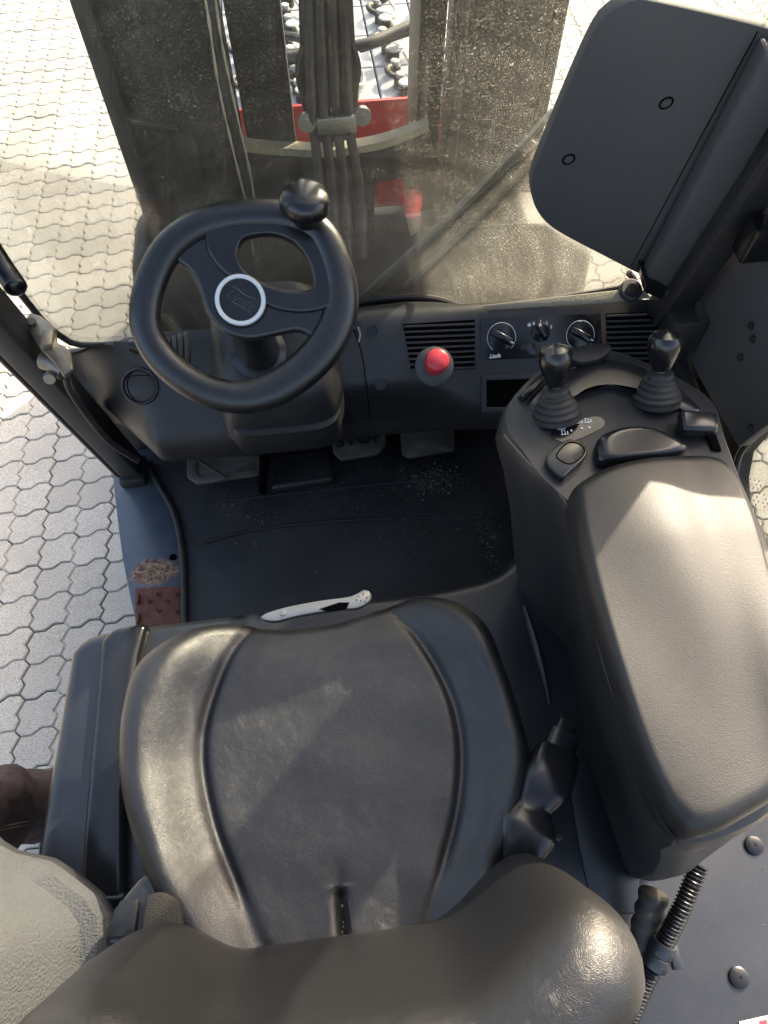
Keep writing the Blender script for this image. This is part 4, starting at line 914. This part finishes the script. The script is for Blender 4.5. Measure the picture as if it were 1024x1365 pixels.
# bulge on the left channel
q = MB(); q.prism([Y(*p, MY-.01) for p in [(152, 150), (158, 140), (172, 160), (240, 170), (244, 178), (190, 208), (172, 210), (155, 185)]], (0, .08, 0)); q.obj('channel_lug', M_mast, mast, bevel=.008)
# forks and wheels
for x in (-.2, .35):
    q = MB(); q.box((x, 2.05, .26), (.12, 1.1, .045)); q.box((x, 1.5, .5), (.12, .045, .5)); q.obj('fork', M_mast, fork, bevel=.004)
for x in (-.42, .56):
    q = MB(); q.lathe([(.10, -.09), (.27, -.09), (.30, -.07), (.30, .07), (.27, .09), (.10, .09)], (x, 1.30, .30), (1, 0, 0), 40); q.obj('front_wheel', M_rubber, fork, bevel=0)
for x in (-.40, .54):
    q = MB(); q.lathe([(.08, -.08), (.22, -.08), (.25, -.06), (.25, .06), (.22, .08), (.08, .08)], (x, -.25, .25), (1, 0, 0), 36); q.obj('rear_wheel', M_rubber, fork)

# ================================================================== BATTERY carried on the forks
BX0, BX1, BY0, BY1, BZ0, BZ1 = -.36, .53, 1.90, 2.62, .285, 1.012
bat = empty('battery', ((BX0+BX1)/2, (BY0+BY1)/2, BZ0), 'red steel battery tray of pale cells with cables, beyond the mast', 'battery')
q = MB(); tw = .012
for a in [((BX0+BX1)/2, BY0, BX1-BX0, tw), ((BX0+BX1)/2, BY1, BX1-BX0, tw)]: q.box((a[0], a[1], (BZ0+BZ1)/2), (a[2], a[3], BZ1-BZ0))
for x in (BX0, BX1): q.box((x, (BY0+BY1)/2, (BZ0+BZ1)/2), (tw, BY1-BY0-tw-.002, BZ1-BZ0))
q.box(((BX0+BX1)/2, (BY0+BY1)/2, BZ0+.01), (BX1-BX0-.03, BY1-BY0-.03, .02)); q.obj('tray', M_redpaint, bat, bevel=.002)
nx, ny = 6, 4; cw, ch = (BX1-BX0-.03)/nx, (BY1-BY0-.03)/ny
cm = MB(); cm.box((0, 0, 0), (cw-.004, ch-.004, .06)); cmesh = cm.mesh('battery_cell', .004); cmesh.materials.append(M_cell)
vm = MB(); vm.lathe([(.020, -.002), (.020, .016), (.017, .016), (.017, .018), (.021, .020), (.021, .030), (.018, .033), (0, .034)], (0, 0, 0), (0, 0, 1), 18); vmesh = vm.mesh('vent_cap'); vmesh.materials.append(M_rubber); vmesh.materials.append(M_capgrey)
for p in vmesh.polygons: p.material_index = 1 if p.center.z > .031 else 0; p.use_smooth = False
tm = MB(); tm.lathe([(.017, 0), (.017, .022), (.012, .026), (.0, .026)], (0, 0, 0), (0, 0, 1), 14); tmesh = tm.mesh('terminal'); tmesh.materials.append(M_rubber)
am = MB(); am.lathe([(.0125, 0), (.0125, .012), (.009, .014), (0, .014)], (0, 0, .022), (0, 0, 1), 14); amesh = am.mesh('terminal_nut'); amesh.materials.append(M_capgrey)
cpos = Vector(bat.location)
for i in range(nx):
    for j in range(ny):
        c = Vector((BX0+.015+(i+.5)*cw, BY0+.015+(j+.5)*ch, BZ1-.045))
        o = bpy.data.objects.new('battery_cell', cmesh); COL.objects.link(o); o.parent = bat; o.location = c-cpos
        def kid(n, me, off):
            k = bpy.data.objects.new(n, me); COL.objects.link(k); k.parent = o; k.location = off; return k
        sx = .012*random.uniform(-1, 1)
        kid('vent_cap', vmesh, (sx-.008, -ch*.33, .03)); kid('terminal', tmesh, (sx-.018, -ch*.1, .03)); kid('terminal_nut', amesh, (sx-.018, -ch*.1, .03))
        kid('terminal', tmesh, (sx-.024, ch*.28, .03)); kid('terminal_nut', amesh, (sx-.024, ch*.28, .03))
        q = MB(); b0 = c+Vector((sx, 0, .03)); q.tube(cr([b0+Vector((-.008, -ch*.3, .03)), b0+Vector((.025, -ch*.2, .02)), b0+Vector((.034, .02, .012)), b0+Vector((.02, ch*.35, .02)), b0+Vector((.008, ch*.55, .03))], 14), .0045, 7); q.obj('filling_hose', M_hose, bat)
        q = MB(); q.tube(cr([b0+Vector((-.018, -ch*.1, .02)), b0+Vector((-.045, -.01, .03)), b0+Vector((-.05, ch*.1, .03)), b0+Vector((-.024, ch*.28, .02))], 12), .008, 8); q.obj('cell_connector', M_rubber, bat)
q = MB(); q.tube(cr([Z(360, 80, 1.05), Z(480, 60, 1.07), Z(520, 45, 1.07), Z(575, 22, 1.07)], 16), .014, 10); q.tube(cr([Z(480, 66, 1.05), Z(520, 52, 1.05), Z(575, 34, 1.05)], 16), .009, 8); q.obj('power_cable', M_rubber, bat)
q = MB(); q.tube(cr([Z(350, 58, 1.06), Z(385, 48, 1.07), Z(420, 60, 1.06)], 12), .011, 8); q.tube(cr([Z(350, 72, 1.06), Z(400, 68, 1.06)], 12), .007, 8); q.obj('power_cable', M_rubber, bat)

# ================================================================== PERSON standing at the left of the cab
per = empty('person', (-.80, .18, 0), 'person standing beside the cab in brown trousers and a pale grey fleece jacket', 'person')
def ell(c, rx, ry, n=28, rot=0): return [Vector((c[0]+math.cos(2*math.pi*k/n)*rx, c[1]+math.sin(2*math.pi*k/n)*ry, c[2])) for k in range(n)]
body = MB()
bpy_v = [(-.78,.1,.95),(-.78,.0,1.1),(-.76,-.06,1.3),(-.73,-.1,1.48),(-.70,-.08,1.56),(-.68,-.06,1.62),(-.66,-.04,1.74),
         (-.79,.20,.88),(-.785,.33,.5),(-.80,.36,.1),(-.74,.42,.05),(-.79,-.02,.88),(-.82,-.08,.5),(-.85,-.12,.1),(-.78,-.12,.05),
         (-.78,.08,1.46),(-.86,.14,1.22),(-.90,.16,1.0),(-.91,.18,.92),(-.74,-.28,1.46),(-.76,-.38,1.22),(-.70,-.36,1.02),(-.66,-.35,.95)]
bpy_e = [(0,1),(1,2),(2,3),(3,4),(4,5),(5,6),(0,7),(7,8),(8,9),(9,10),(0,11),(11,12),(12,13),(13,14),(3,15),(15,16),(16,17),(17,18),(3,19),(19,20),(20,21),(21,22)]
bpy_r = [.13,.12,.13,.10,.055,.07,.085,.075,.045,.035,.035,.075,.045,.035,.035,.055,.042,.03,.028,.055,.042,.03,.028]
me = bpy.data.meshes.new('body'); me.from_pydata(bpy_v, bpy_e, []); bo = link('body', me, per, M_skin, False)
md = bo.modifiers.new('skin', 'SKIN'); bo.modifiers.new('sub', 'SUBSURF').levels = 2
for v_, r_ in zip(me.skin_vertices[0].data, bpy_r): v_.radius = (r_*.9, r_*.9)
me.skin_vertices[0].data[0].use_root = True
q = MB()
def leg(yb, yt, xb, xt):
    rings = []
    for k in range(26):
        t = k/25; z = .08+.86*t; x = xb+(xt-xb)*t; y = yb+(yt-yb)*t; r = .072+.022*t
        wr = 1+.10*math.sin(k*2.1+math.sin(k*.7)*2)
        rings.append([Vector((x+math.cos(th)*r*wr+.006*math.sin(3*th+k*.9), y+math.sin(th)*r*wr*1.02+.005*math.sin(4*th-k*1.3), z+.008*math.sin(2*th+k))) for th in [2*math.pi*m/26 for m in range(26)]])
    q.loft(rings)
leg(.375, .21, -.80, -.79); leg(-.12, -.02, -.85, -.80)
tr_o = q.obj('trousers', M_jean, per)
for dx in (0, .006):
    q = MB(); q.tube([Vector((-.800+.01*t_+.070+.018*t_, .375-.165*t_-.035+dx, .08+.86*t_)) for t_ in [k/14 for k in range(15)]], .0016, 5); q.obj('seam', mat('light_thread', (.16, .11, .09), .8), tr_o)
q = MB()
for y, x in ((.37, -.76), (-.12, -.80)):
    q.loft([ell((x-.02+.04*k/5*0, y, zz), rx, ry) for k, (zz, rx, ry) in enumerate([(.0, .14, .052), (.03, .145, .055), (.06, .13, .053), (.085, .09, .05), (.11, .06, .05)])])
q.obj('shoes', M_shoe, per)
hz = 1.10
hem = cr([Z(-60, 1090, hz), Z(0, 1128, hz), Z(32, 1146, hz), Z(62, 1148, hz), Z(100, 1172, hz), Z(142, 1210, hz), Vector((-.335, .01, hz)), Vector((-.36, -.10, hz)), Vector((-.50, -.26, hz)), Vector((-.75, -.30, hz)), Vector((-.95, -.12, hz)), Vector((-.92, .12, hz)), Vector((-.72, .20, hz))], 70, True)
def jr(s, z, sh):
    cx, cy = -.68, -.04; return [Vector((cx+sh[0]+(p.x-cx)*s, cy+sh[1]+(p.y-cy)*s, z+.010*math.sin(k*.55+z*20)*s+.016*math.sin(k*.37+2+z*9)*(1-s)*3*s)) for k, p in enumerate(hem)]
q = MB(); q.loft([jr(.93, hz-.004, (0, 0)), jr(1.0, hz, (0, 0)), jr(1.015, hz+.012, (0, 0)), jr(.985, hz+.028, (0, 0)), jr(.93, hz+.032, (0, 0)), jr(.90, hz+.05, (0, 0)), jr(.84, hz+.10, (0, 0)), jr(.78, hz+.2, (0, -.01)), jr(.72, hz+.3, (0, -.03)), jr(.55, hz+.40, (.0, -.05)), jr(.25, hz+.46, (0, -.05))]); q.obj('fleece_jacket', M_fleece, per)
q = MB(); q.tube(hem+[hem[0]], .0075, 8); q.obj('jacket_hem', M_hem, per)
q = MB(); q.loft([ell((-.66, -.04, z), r_, r_*1.1) for z, r_ in [(1.70, .088), (1.76, .094), (1.81, .085), (1.85, .05), (1.86, .01)]]); q.obj('hair', M_hair, per)
